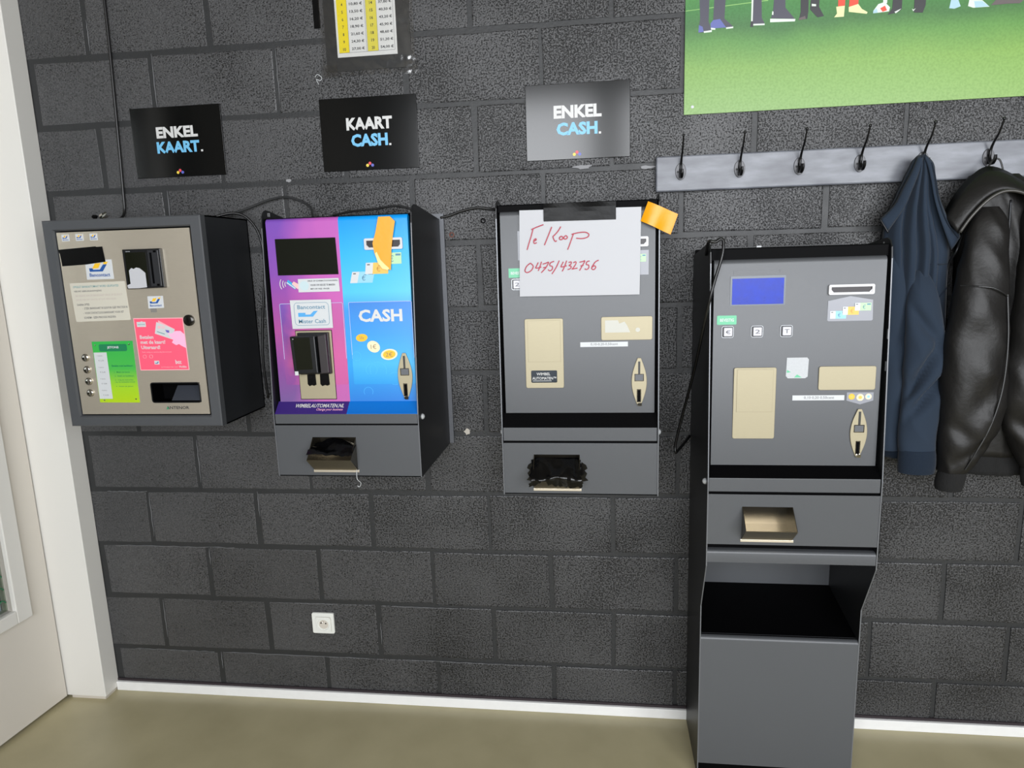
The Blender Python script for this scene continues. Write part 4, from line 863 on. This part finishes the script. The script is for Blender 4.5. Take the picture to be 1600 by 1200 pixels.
def button(root, cx, cz, y, s):
    bt = MB().prism(rrect(cx-.0145, cx+.0145, cz-.0145, cz+.0145, .005), y, y-.0012).obj('keypad_button', M_PLASTIC, root)
    frame('button_rim', cx-.0148, cx+.0148, cz-.0148, cz+.0148, .0012, y-.0011, mat('rim_grey', '#a6a9ad', .3, .4), bt, t=.0006, r=.005)
    MB().prism(rrect(cx-.0095, cx+.0115, cz-.0110, cz+.0110, .002), y-.001, y-.004).obj('button_cap', mat('button_grey', '#c3c3cb', .35), bt, bev=.0012)
    text(s, R4(cx-.005, cx+.007, cz-.005, cz+.005), y-.0043, M_INK, bt)
button(m3, -.460, 1.451, Y(1.45), '2')
def metal_plate(root, x0, x1, z0, z1, y, iz):
    p = MB().prism(rrect(x0, x1, z0, z1, .005), y, y-.0035).obj('blank_plate', M_STEELW, root, bev=.001, label='pale metal blanking plate')
    if iz: frame('plate_joint', x0+.0075, x1-.0075, iz, z1-.004, .0006, y-.0035, mat('joint_line', '#8f866c', .5, .3), p, t=.0002, r=.001); MB().box(x0+.0082, x1-.0082, y-.0044, y-.0034, iz+.0008, z1-.0048).obj('cover_plate', M_STEELW, p)
    return p
pp = metal_plate(m3, -.442, -.337, 1.165, 1.357, Y(1.25), 1.238)
bd = MB().prism(rrect(-.427, -.3555, 1.1805, 1.2145, .003), Y(1.2)-.0035, Y(1.2)-.0048).obj('maker_badge', mat('badge_blue_black', '#33393f', .25, .6), pp, bev=.0005)
text('WIMBEL', R4(-.412, -.374, 1.2010, 1.2085), Y(1.2)-.0052, M_SIGNW, bd, bold=.01); text('AUTOMATEN\u2122', R4(-.424, -.3580, 1.1890, 1.1970), Y(1.2)-.0052, M_SIGNW, bd, bold=.01); sheet('badge_line', R4(-.423, -.371, 1.1850, 1.1862), Y(1.2)-.0049, M_SIGNW, bd, t=.0002)
rp = metal_plate(m3, -.2345, -.0985, 1.295, 1.3585, Y(1.33), None)
sheet('sticker_residue', [(-.224, 1.349), (-.19, 1.349), (-.186, 1.34), (-.172, 1.345), (-.165, 1.334), (-.157, 1.316), (-.224, 1.316)], Y(1.33)-.0036, mat('residue', '#c3c3bb', .7), rp, t=.0003)
MB().lathe(-.137, 1.3225, Y(1.33)-.0035, [(.006, 0), (.006, .0004)], 16).obj('scuffed_dot', mat('residue', '#c3c3bb', .7), rp)
lb = sheet('price_label', R4(-.291, -.163, 1.2775, 1.2905), Y(1.28), M_LABEL, m3, t=.0005); text('0,10-0,20-0,50cent', R4(-.263, -.190, 1.2805, 1.2880), Y(1.28)-.0008, M_INK, lb)
coin_plate(m3, -.133, 1.115, 1.246, Y(1.18))
# crumpled tape over the tray: wrapped from the hole over the lip, ragged ends stuck on the drawer
B = MB(); rr = random.Random(11); nx, nz = 26, 12; vs = []; fs = []
hh = [rr.uniform(-1, 1) for _ in range(60)]
for j in range(nz+1):
    for i in range(nx+1):
        u, v = i/nx, j/nz
        e = min(1, 6*min(u, 1-u)); x = -.431+.142*u+.006*(hh[j]*(u < .12)+hh[j+20]*(u > .88))
        s0 = v*1.0                                            # path: down into the hole, out to the lip, over it
        if s0 < .66: t = s0/.66; yy = -.2515-.056*t; z = .970-.042*t
        else: t = (s0-.66)/.34; yy = -.3075+.008*t; z = .928-.021*t
        w = .0045*math.sin(u*9+v*5)+.0025*math.sin(u*21-v*9)
        yy -= abs(w)*e+.001; z += (.004*math.sin(u*7+v*6)+.0025*math.sin(u*15-v*8))*e*(.4+v)-.006*(1-e)
        if v > .9: z += .005*hh[(i*7) % 40]
        vs.append((x, yy, z))
for j in range(nz):
    for i in range(nx): a = j*(nx+1)+i; fs.append((a, a+1, a+nx+2, a+nx+1))
tc_ = thing('tape_cover', 'crumpled black tape over the coin tray below the for-sale sheet', 'tape', (-.36, -.28, .90))
MB().add(vs, fs).obj('tape_sheet', M_TAPEC, tc_, smooth='all', recalc=False)
for sx, x in ((-1, -.428), (1, -.291)):
    poly = [(x, .958), (x+sx*.012, .950), (x+sx*.016, .940), (x+sx*.008, .934), (x+sx*.015, .925), (x+sx*.010, .914), (x+sx*.018, .905), (x-sx*.006, .900)]
    sheet('tape_end', poly, -.2515, M_TAPEC, tc_, t=.0012)
# the for-sale sheet
fsheet = thing('paper_sheet', 'white sheet handwritten Te Koop with a phone number in red', 'paper', (-.29, -.24, 1.418))
YP = -.238
q = [(-.447, 1.645), (-.129, 1.642), (-.133, 1.4165), (-.452, 1.4185)]
nx, nz = 12, 9; vs = []; fs = []
for j in range(nz+1):
    for i in range(nx+1):
        u, v = i/nx, j/nz; X, Z = quadmap(q, u, v); vs.append((X, YP-.0012*math.sin(u*math.pi)*v-.001*v*v, Z))
for j in range(nz):
    for i in range(nx): a = j*(nx+1)+i; fs.append((a, a+nx+1, a+nx+2, a+1))
nv = len(vs); vs2 = vs+[(a, b_+.0003, c) for a, b_, c in vs]; fs2 = fs+[tuple(nv+k for k in reversed(f)) for f in fs]
MB().add(vs2, fs2).obj('sheet', M_PAPER, fsheet, smooth='all', recalc=False)
yw = YP-.0030
def cr(pts): return [(-.452+(a-332)*.000364, yw, 1.6445-(b-130)*.000364) for a, b in pts]   # pen strokes measured on the sheet
S_ = [[(445, 258), (430, 310), (412, 362), (396, 412)], [(430, 268), (470, 252), (520, 236)],
 [(444, 352), (462, 345), (464, 335), (452, 338), (446, 356), (452, 368), (468, 362)],
 [(580, 254), (560, 300), (540, 345), (524, 382)], [(646, 254), (625, 285), (600, 312), (588, 322), (594, 345), (604, 358), (614, 352)],
 [(650, 322), (636, 330), (636, 344), (650, 346), (660, 334), (650, 322)], [(682, 318), (668, 328), (668, 342), (684, 342), (692, 330), (682, 318)],
 [(738, 304), (722, 345), (705, 390), (692, 420)], [(722, 312), (770, 302), (820, 300), (846, 315), (838, 334), (800, 344), (755, 340)],
 [(418, 508), (390, 530), (376, 562), (392, 576), (424, 560), (438, 530), (418, 508)],
 [(476, 505), (464, 528), (456, 545), (480, 543), (498, 538)], [(500, 500), (486, 540), (474, 566)],
 [(508, 518), (532, 512), (552, 506), (530, 545), (496, 580)], [(510, 545), (536, 540)],
 [(592, 500), (566, 510), (560, 530), (578, 536), (578, 556), (560, 568), (546, 558)],
 [(630, 496), (606, 545), (574, 592)],
 [(660, 505), (646, 530), (642, 542), (664, 540), (684, 534)], [(684, 498), (666, 545), (650, 574)],
 [(698, 512), (716, 508), (716, 522), (700, 534), (716, 540), (710, 556), (690, 562)],
 [(732, 515), (750, 508), (750, 524), (730, 552), (722, 560), (745, 556), (762, 554)],
 [(776, 512), (800, 508), (816, 504), (796, 540), (776, 572)], [(784, 540), (806, 534)],
 [(850, 506), (832, 510), (826, 530), (842, 534), (844, 554), (828, 566), (814, 560)],
 [(916, 502), (894, 512), (872, 540), (864, 560), (880, 568), (894, 552), (884, 540), (868, 552)]]
for st in S_: MB().tube(smoothpath(cr(st), 4), .0015, 6, flat=.35).obj('pen_stroke', M_RED, fsheet)
nx = 16; vs = []; fs = []
for j in range(5):
    for i in range(nx+1):
        u, v = i/nx, j/4; vs.append((-.383+.189*u, YP-.0025+.008*max(0, .35-v)-.0012*math.sin(u*9+v*3), 1.660-.046*v-.0015*u))
for j in range(4):
    for i in range(nx): a = j*(nx+1)+i; fs.append((a, a+nx+1, a+nx+2, a+1))
MB().add(vs, fs).obj('holding_tape', M_TAPE, fsheet, recalc=False, label='wide black tape holding the sheet')
# yellow tape folded off the corner
B = MB(); vs = []; fs = []; q = [(-.112, 1.655), (-.036, 1.620), (-.054, 1.569), (-.131, 1.606)]; nx = 10
for j in range(7):
    for i in range(nx+1):
        u, v = i/nx, j/6; X, Z = quadmap(q, u, v); vs.append((X, -.2405-.010*math.sin(u*math.pi*1.7)*(.6+.4*v)-.006*u, Z))
for j in range(6):
    for i in range(nx): a = j*(nx+1)+i; fs.append((a, a+nx+1, a+nx+2, a+1))
tag(MB().add(vs, fs).obj('yellow_tape', M_YEL, None, smooth='all', recalc=False), 'yellow tape flap at the upper right corner of the for-sale machine', 'tape')

# --- free-standing machine on a pedestal
m4 = thing('change_machine', 'charcoal free-standing change machine on a pedestal with a blue display', 'payment machine', (.252, 0, 0))
xl, xr = .037, .467; door = (.972, 1.501); yd = (-.313, -.303)
YL = -.338
prof = profile(-.306, YL, 0, .935, 1.543, 0, foot=[(-.262, 0), (-.262, .545), (YL-.001, .700)])
machine(m4, xl, xr, prof, 1.543, (-.255, 1.535), door, (.945, .972), (.907, .944), (.762, .900), yd, YL, (.126, .253, .777, .867))
Y = lambda z: dy(yd, door, z)-.0004
# pedestal parts
MB().prism_x([(YL, .711), (YL, .736)]+[(YL+.008*(1-math.cos(math.radians(k))), .736+.008*math.sin(math.radians(k))) for k in (30, 60, 90)]+[(YL+.03, .744), (YL+.03, .711)], xl+.0032, xr-.0032).obj('head_rail', M_CHAR, m4, smooth=True)
MB().box(xl+.003, xr-.003, YL+.02, -.006, .744, .756).obj('head_floor', M_BLACK, m4)
a, b_ = xl+.0032, xr-.0032
MB().prism_x([(-.262, .044), (-.262, .440)]+[(-.262+.010*(1-math.cos(math.radians(k))), .440+.010*math.sin(math.radians(k))) for k in (25, 50, 75, 90)]+[(-.244, .4515), (-.244, .447), (-.252, .446), (-.257, .44), (-.257, .044)], xl+.0008, xr-.0008).obj('pedestal_front', M_CHAR, m4, smooth=True)
MB().box(a, b_, -.006, -.001, .02, .76).obj('pedestal_back', M_CHAR, m4)
MB().box(a, b_, -.25, -.02, 0, .044).obj('plinth', M_BLACK, m4)
MB().prism_x([(-.250, .4505), (-.006, .490), (-.006, .486), (-.250, .4465)], a, b_).obj('shelf', M_BLACK, m4)
sc = MB().box(.0875, .2205, Y(1.42)-.0008, Y(1.42)+.001, 1.386, 1.4595).obj('display_frame', mat('lcd_bezel', '#5a626c', .3), m4)
sheet('display', R4(.092, .2165, 1.389, 1.4535), Y(1.42)-.0008, M_LCD, m4, t=.0006, label='blue display')
frame('sticker_trace', .095, .207, 1.463, 1.474, .0006, Y(1.465), mat('trace', '#6d6f73', .5), m4, t=.0002, r=.001)
lb = sheet('function_label', rrect(.0565, .1045, 1.339, 1.362, .002), Y(1.35), M_GREEN, m4, t=.0004); text('BEVESTIG', R4(.064, .098, 1.3465, 1.3545), Y(1.35)-.0007, M_LABEL, lb, bold=.02)
for cx, s in ((.083, '\u20ac'), (.155, '2'), (.226, 'T')): button(m4, cx, 1.3205, Y(1.32), s)
note_slot(m4, .322, .429, 1.408, 1.433, Y(1.42))
st = sheet('note_sticker', [(.323, 1.393), (.375, 1.404), (.428, 1.394), (.430, 1.345), (.427, 1.343), (.326, 1.343), (.323, 1.345)], Y(1.37), M_STICK, m4, t=.0003)
y = Y(1.37)-.0005
bill(st, .329, .367, 1.349, 1.368, y, M_BILLB, k=0, lead=.34); bill(st, .358, .396, 1.358, 1.378, y, M_ORANGE, k=3, band=mat('brick_print', '#c9803c', .4)); bill(st, .386, .424, 1.368, 1.387, y, M_BILLG, k=6)
rr = sheet('torn_label', [(.230, 1.253), (.279, 1.253), (.283, 1.248), (.282, 1.204), (.276, 1.200), (.234, 1.200), (.229, 1.206)], Y(1.22), mat('label_residue', '#b9bcbf', .7, var=(220, .12)), m4, t=.0004)
sheet('green_remnant', [(.231, 1.222), (.231, 1.214), (.241, 1.216)], Y(1.22)-.0005, M_GREEN, rr, t=.0002); sheet('green_remnant', [(.249, 1.202), (.256, 1.210), (.268, 1.202)], Y(1.22)-.0005, M_GREEN, rr, t=.0002)
metal_plate(m4, .1005, .2050, 1.043, 1.229, Y(1.13), 1.1135)
metal_plate(m4, .308, .444, 1.1695, 1.230, Y(1.2), None)
lb = sheet('price_label', R4(.247, .3725, 1.1430, 1.1560), Y(1.15), M_LABEL, m4, t=.0005); text('0,10 0,20 0,50cent', R4(.275, .348, 1.1458, 1.1535), Y(1.15)-.0008, M_INK, lb)
st = sheet('coin_sticker', [(.378, 1.163), (.442, 1.163), (.442, 1.142), (.411, 1.132), (.378, 1.142)], Y(1.15), M_STICK, m4, t=.0003)
for cx, cz, r, m_, m2_ in ((.390, 1.152, .0075, M_GOLD, M_ORANGE), (.4105, 1.150, .0088, M_COINP, M_ORANGE), (.430, 1.152, .0075, M_COINP, M_BILLB)):
    co = MB().lathe(cx, cz, Y(1.15)-.0004, [(r, 0), (r, .0003)], 20).obj('printed_coin', m_, st); MB().lathe(cx, cz, Y(1.15)-.0007, [(r*.5, 0), (r*.5, .0002)], 14).obj('coin_core', m2_, co)
coin_plate(m4, .4105, .996, 1.121, Y(1.06))
for z_ in (1.23, 1.31): MB().box(xr-.0042, xr-.0030, -.318, -.312, z_-.012, z_+.012).obj('hinge_tab', M_EDGE, m4)
MB().box(.16, .172, -.25, -.24, 1.529, 1.533).obj('top_catch', M_LABEL, m4)

# ------------------------------------------------------------------ cables
def cable(pts, r, label, m_=M_RUBBER, name='cable'):
    return tag(MB().tube(smoothpath(pts, 6), r, 8).obj(name, m_, None, smooth='all'), label, 'cable')
cable([(-1.716, -.006, 2.9), (-1.720, -.006, 2.33), (-1.728, -.006, 2.05), (-1.738, -.007, 1.78), (-1.741, -.012, 1.700), (-1.742, -.05, 1.676)], .0045, 'black cable running down the wall to the steel-fronted machine')
cable([(-1.46, -.06, 1.671), (-1.40, -.03, 1.680), (-1.345, -.02, 1.691), (-1.247, -.015, 1.722), (-1.185, -.015, 1.727), (-1.125, -.018, 1.702), (-1.101, -.04, 1.667), (-1.09, -.08, 1.655)], .0035, 'looped cable over the gap between the two left machines', M_CABLEG)
cable([(-1.40, -.08, 1.672), (-1.345, -.06, 1.683), (-1.305, -.05, 1.665), (-1.275, -.045, 1.61), (-1.272, -.04, 1.513), (-1.295, -.04, 1.35), (-1.306, -.04, 1.22), (-1.306, -.03, 1.10)], .004, 'cable hanging down behind the gap between the two left machines')
cable([(-1.03, -.06, 1.664), (-.97, -.06, 1.674), (-.90, -.06, 1.678), (-.831, -.06, 1.684), (-.774, -.06, 1.668)], .0035, 'cable arched over the top of the purple and blue machine')
cable([(-.712, -.012, 1.648), (-.68, -.010, 1.655), (-.649, -.010, 1.665), (-.60, -.010, 1.673), (-.55, -.010, 1.667), (-.50, -.03, 1.664)], .004, 'cable between the purple and blue machine and the for-sale machine')
cable([(.034, -.25, 1.515), (.030, -.30, 1.535), (.031, -.325, 1.547), (.045, -.327, 1.545), (.057, -.325, 1.552), (.064, -.327, 1.545), (.061, -.332, 1.511), (.044, -.332, 1.449), (.031, -.328, 1.39), (.022, -.28, 1.30), (.016, -.20, 1.20), (.000, -.13, 1.08), (-.018, -.10, .976), (-.019, -.10, .945), (-.012, -.09, .945), (.015, -.06, .966), (.030, -.03, .975)], .004, 'black power cable looped over the corner of the free-standing machine')

# ------------------------------------------------------------------ jackets on the hooks
from mathutils import noise as mnoise
def drape(zs, xl, xr, yb, dep, folds, nf=84, nb=16, amp=None, seed=1, wob=.003):
    """closed hanging cloth: rings from top to bottom; folds = [(centre u, width, height)] running down from the hook"""
    rings = []; off = Vector((seed*3.1, seed*1.7, 0))
    for z in zs:
        a, b_ = interp(xl, z), interp(xr, z); d = interp(dep, z); y0 = interp(yb, z); A = interp(amp, z); ring = []
        for i in range(nf+1):
            u = i/nf; s_ = max(0., math.sin(math.pi*u)); w = s_**.28; f = 0.
            for c, wd, h in folds:
                cc = c+.03*math.sin(z*6+c*9); t = (u-cc)/wd; f += h*math.exp(-t*t*t*t) if abs(t) < 2 else 0
            nz_ = mnoise.noise(Vector((u*3.2, z*5, 0))+off)+.5*mnoise.noise(Vector((u*7, z*13, 3))+off)
            ring.append((a+(b_-a)*u, y0-d*w-A*f*w-wob*nz_*w*2.2, z))
        for i in range(1, nb):
            u = 1-i/nb; ring.append((a+(b_-a)*u, y0+.004*math.sin(9*u+z*6), z))
        rings.append(ring)
    return rings
def sleeve(path, n=44, creases=(), k=9, noise=.003, seed=3, wr=0., wf=(9., 16.)):
    """path rows: (x,y,z, half width x, half depth y); creases = (z, angle, depth, width, tilt); wr = wrinkle height"""
    P = smoothpath([p[:3] for p in path], k); W = smoothpath([(p[3], p[4], 0) for p in path], k); off = Vector((seed*2.3, seed*.9, seed*1.3)); rings = []
    for i, (p, w) in enumerate(zip(P, W)):
        ring = []
        for j in range(n):
            a = 2*math.pi*j/n; c, s_ = math.cos(a), math.sin(a)
            q = Vector((c*.06*wf[0], s_*.06*wf[0], p[2]*wf[1]+c*.7))+off
            bump_ = noise*1.6*mnoise.noise(q*.8)+wr*((1-abs(mnoise.noise(q)))**2-.6)
            for (zc, ac, dpt, wid, tilt) in creases:
                dz = p[2]-zc-tilt*c; bump_ -= dpt*math.exp(-(dz/wid)**2)*max(0, math.cos(a-ac))
            ring.append((p[0]+(w[0]+bump_*.6)*c, p[1]+(w[1]+bump_)*s_, p[2]))
        rings.append(ring)
    return rings
def zrange(a, b_, n): return [a+(b_-a)*i/(n-1) for i in range(n)]

nv = thing('navy_jacket', 'navy blue fleece zip jacket hanging from the coat rack', 'jacket', (.63, -.07, .89))
xl_ = [(1.758, .608), (1.745, .596), (1.72, .588), (1.70, .580), (1.66, .566), (1.62, .552), (1.58, .544), (1.55, .540), (1.50, .542), (1.30, .548), (1.0, .562), (.93, .566)]
xr_ = [(1.758, .626), (1.745, .637), (1.72, .646), (1.70, .653), (1.66, .664), (1.62, .678), (1.58, .694), (1.54, .709), (1.50, .716), (1.40, .717), (1.20, .724), (1.0, .737), (.93, .737)]
dp_ = [(1.758, .018), (1.70, .034), (1.60, .050), (1.45, .060), (1.2, .070), (.93, .068)]
yb_ = [(1.758, -.062), (1.70, -.050), (1.6, -.034), (1.4, -.026), (.9, -.026)]
am_ = [(1.758, .006), (1.70, .014), (1.6, .024), (1.45, .026), (1.25, .018), (1.0, .009), (.93, .006)]
NF = [(.16, .07, .9), (.33, .075, 1.15), (.50, .07, 1.0), (.66, .05, .55), (.86, .09, .35)]
navy_rings = drape(zrange(1.758, .975, 60), xl_, xr_, yb_, dp_, NF, amp=am_, seed=2)
def on_cloth(x, z, lift=.001):
    ring = min(navy_rings, key=lambda r: abs(r[0][2]-z)); return (x, min(p[1] for p in sorted(ring, key=lambda p: abs(p[0]-x)+(0 if p[1] < -.045 else 1))[:2])-lift, z)
body = MB().loft(navy_rings).obj('body', M_NAVY, nv, smooth='all')
MB().loft(drape(zrange(.980, .925, 6), [(z, x-.001) for z, x in xl_], [(z, x+.001) for z, x in xr_], yb_, [(z, d+.003) for z, d in dp_], NF, amp=am_, seed=2)).obj('hem_band', M_NAVYD, nv, smooth='all')
def ribbon(edge, inner, y_out, t=.006, k=5):
    """thick strip between two lines of (x,y,z)"""
    E_ = smoothpath(edge, k); I_ = smoothpath(inner, k); rings = []
    for e, i in zip(E_, I_):
        e, i = Vector(e), Vector(i); m_ = (e+i)/2+Vector((0, -t*.9, 0))
        rings.append([tuple(e), tuple(e*.75+i*.25+Vector((0, -t*.8, 0))), tuple(m_), tuple(i*.75+e*.25+Vector((0, -t*.7, 0))), tuple(i), tuple((e+i)/2+Vector((0, t*.5, 0)))])
    return MB().loft(rings)
ribbon([(.600, -.078, 1.752), (.586, -.080, 1.715), (.568, -.078, 1.675), (.550, -.074, 1.632), (.520, -.066, 1.597)], [(.613, -.088, 1.748), (.603, -.092, 1.71), (.588, -.094, 1.665), (.572, -.092, 1.62), (.540, -.078, 1.560)], 0).obj('collar', M_NAVY, nv, smooth='all')
ribbon([(.622, -.080, 1.757), (.643, -.080, 1.735), (.650, -.082, 1.700), (.662, -.084, 1.650), (.690, -.085, 1.590), (.727, -.080, 1.551)], [(.615, -.090, 1.748), (.622, -.096, 1.725), (.630, -.102, 1.690), (.641, -.108, 1.635), (.662, -.110, 1.575), (.695, -.100, 1.507)], 0).obj('collar', M_NAVY, nv, smooth='all')
MB().tube(smoothpath([(.632, -.093, 1.735), (.640, -.101, 1.70), (.651, -.107, 1.64), (.676, -.107, 1.58), (.712, -.096, 1.538)], 5), .0013, 6).obj('collar_seam', M_NAVYD, nv)
MB().tube(smoothpath([(.728, -.082, 1.549), (.718, -.092, 1.527), (.708, -.098, 1.502)]+[on_cloth(interp(xr_, z)-.012, z) for z in (1.46, 1.36, 1.24, 1.12, 1.0)]+[(.724, -.086, .93)], 6), .0030, 8).obj('zip', M_ZIP, nv, smooth='all', label='metal zip')
MB().tube(smoothpath([(.521, -.070, 1.596), (.530, -.076, 1.578), (.541, -.080, 1.558)], 4), .0026, 8).obj('zip', M_ZIP, nv, smooth='all')
MB().loft(sleeve([(.628, -.085, 1.455, .012, .012), (.626, -.105, 1.41, .032, .024), (.632, -.118, 1.33, .045, .032), (.640, -.122, 1.24, .052, .036), (.640, -.124, 1.14, .053, .036), (.637, -.124, 1.05, .051, .034), (.637, -.122, .985, .048, .032), (.639, -.121, .955, .046, .031)], creases=[(1.20, 4.2, .045, .026, .07), (1.11, 5.0, .038, .020, .05), (1.30, 4.6, .022, .025, -.05)], seed=4, wr=.006, wf=(8., 10.))).obj('sleeve', M_NAVY, nv, smooth='all')
MB().loft(sleeve([(.639, -.121, .962, .047, .032), (.640, -.121, .945, .049, .034), (.641, -.121, .915, .049, .033), (.641, -.120, .895, .047, .031)], noise=.001)).obj('cuff', M_NAVYD, nv, smooth='all')
MB().loft(sleeve([(.575, -.060, 1.52, .02, .02), (.570, -.078, 1.40, .032, .026), (.572, -.082, 1.2, .034, .028), (.577, -.080, 1.0, .032, .026), (.580, -.078, .95, .030, .024)], creases=[(1.25, 4.6, .01, .04, .05)], seed=6)).obj('sleeve', M_NAVY, nv, smooth='all')
MB().tube(smoothpath([on_cloth(x, 1.470) for x in (.650, .668, .686, .700)], 4), .0014, 6).obj('yoke_seam', M_NAVYD, nv)
MB().tube(smoothpath([on_cloth(x, z) for x, z in ((.702, 1.405), (.690, 1.393), (.678, 1.378), (.668, 1.362))], 4), .0022, 6).obj('pocket_seam', M_NAVYD, nv)

lj = thing('leather_jacket', 'black leather bomber jacket hanging at the right edge', 'jacket', (.85, -.07, .85))
xl_ = [(1.715, .755), (1.69, .737), (1.65, .722), (1.60, .722), (1.5, .735), (1.3, .745), (1.0, .755), (.93, .765)]
xr_ = [(1.715, .840), (1.69, .880), (1.65, .93), (1.60, .965), (1.5, 1.00), (1.3, 1.01), (1.0, 1.01), (.93, 1.0)]
dp_ = [(1.715, .018), (1.65, .05), (1.5, .075), (1.2, .09), (.93, .08)]
yb_ = [(1.715, -.058), (1.62, -.034), (1.4, -.026), (.9, -.026)]
am_ = [(1.715, .003), (1.6, .012), (1.4, .014), (1.1, .010), (.93, .005)]
LF = [(.2, .12, .6), (.5, .1, .9), (.8, .12, .6)]
MB().loft(drape(zrange(1.700, .935, 44), xl_, xr_, yb_, dp_, LF, amp=am_, seed=9)).obj('body', M_LEATHER, lj, smooth='all')
MB().loft(drape(zrange(.940, .880, 5), [(z, x+.006) for z, x in xl_], [(z, x-.006) for z, x in xr_], yb_, [(z, d-.006) for z, d in dp_], LF, amp=am_, seed=9)).obj('hem_band', M_RIB, lj, smooth='all')
# turned-up collar draped over the shoulders
ribbon([(.672, -.085, 1.600), (.700, -.085, 1.655), (.742, -.078, 1.702), (.785, -.072, 1.722), (.840, -.075, 1.700), (.890, -.085, 1.655), (.930, -.09, 1.600)], [(.700, -.118, 1.548), (.722, -.128, 1.590), (.757, -.132, 1.630), (.795, -.134, 1.648), (.840, -.135, 1.640), (.885, -.132, 1.608), (.915, -.125, 1.560)], 0, t=.012).obj('collar', M_LEATHER, lj, smooth='all')
MB().tube(smoothpath([(.702, -.122, 1.552), (.724, -.132, 1.594), (.759, -.137, 1.634), (.796, -.139, 1.652), (.840, -.140, 1.644), (.884, -.137, 1.612), (.914, -.130, 1.564)], 5), .0042, 8).obj('collar_piping', mat('worn_leather_edge', '#3a3835', .4, spec=.6), lj, smooth='all')
MB().tube(smoothpath([(.782, -.066, 1.715), (.797, -.062, 1.738), (.806, -.058, 1.742), (.815, -.062, 1.736), (.822, -.066, 1.712)], 4), .0022, 6).obj('hanging_loop', M_SEAM, lj)
def leather_sleeve(dx, dz, sd, mir=1):
    P_ = [(.768, -.108, 1.615, .020, .016), (.765, -.118, 1.57, .046, .034), (.757, -.130, 1.48, .058, .044), (.752, -.138, 1.38, .066, .050), (.750, -.142, 1.27, .077, .055), (.752, -.144, 1.16, .084, .057), (.752, -.143, 1.06, .078, .054), (.742, -.140, .98, .062, .048), (.730, -.136, .925, .044, .040), (.724, -.134, .905, .037, .035)]
    P_ = [((x-.75)*mir+.75+dx, y, z+dz, a, b_) for x, y, z, a, b_ in P_]
    s_ = MB().loft(sleeve(P_, n=36, creases=[(1.10+dz, 4.9, .012, .05, .10), (1.00+dz, 4.4, .010, .022, -.05), (1.30+dz, 4.3, .006, .05, .06), (.96+dz, 5.2, .008, .018, .04)], noise=.003, seed=sd, wr=.008, wf=(10., 11.))).obj('sleeve', M_LEATHER, lj, smooth='all')
    C_ = [(.725, -.134, .912, .033, .031), (.722, -.133, .89, .036, .033), (.719, -.132, .868, .036, .033), (.718, -.132, .850, .033, .030)]
    MB().loft(sleeve([((x-.75)*mir+.75+dx, y, z+dz, a, b_) for x, y, z, a, b_ in C_], noise=.0008)).obj('cuff', M_RIB, s_, smooth='all', label='black knitted cuff')
    for zz, w, yy, xx in ((1.405, .060, -.1885, .753),):
        MB().tube(smoothpath([((xx-.75-w)*mir+.75+dx, yy+.034, zz+dz+.010), ((xx-.75-w*.5)*mir+.75+dx, yy+.004, zz+dz+.008), ((xx-.75)*mir+.75+dx, yy-.004, zz+dz+.004), ((xx-.75+w*.55)*mir+.75+dx, yy+.004, zz+dz-.012), ((xx-.75+w)*mir+.75+dx, yy+.034, zz+dz-.028)], 5), .0022, 6).obj('shoulder_seam', M_SEAM, s_)
    MB().tube(smoothpath([((.800-.75)*mir+.75+dx, -.172, 1.39+dz), ((.806-.75)*mir+.75+dx, -.184, 1.27+dz), ((.800-.75)*mir+.75+dx, -.192, 1.15+dz), ((.780-.75)*mir+.75+dx, -.193, 1.05+dz), ((.752-.75)*mir+.75+dx, -.186, .97+dz), ((.736-.75)*mir+.75+dx, -.174, .92+dz)], 6), .0022, 6).obj('arm_seam', M_SEAM, s_)
leather_sleeve(.006, 0, 12); leather_sleeve(.165, .012, 13, -1)
MB().tube(smoothpath([(.815, -.128, 1.63), (.818, -.128, 1.54), (.824, -.126, 1.40), (.830, -.122, 1.2)], 6), .0028, 8).obj('zip', M_ZIP, lj, smooth='all')

for o in bpy.data.objects:
    if o.parent is None and o.type == 'MESH' and 'kind' not in o and 'label' not in o: print('NOLABEL', o.name)
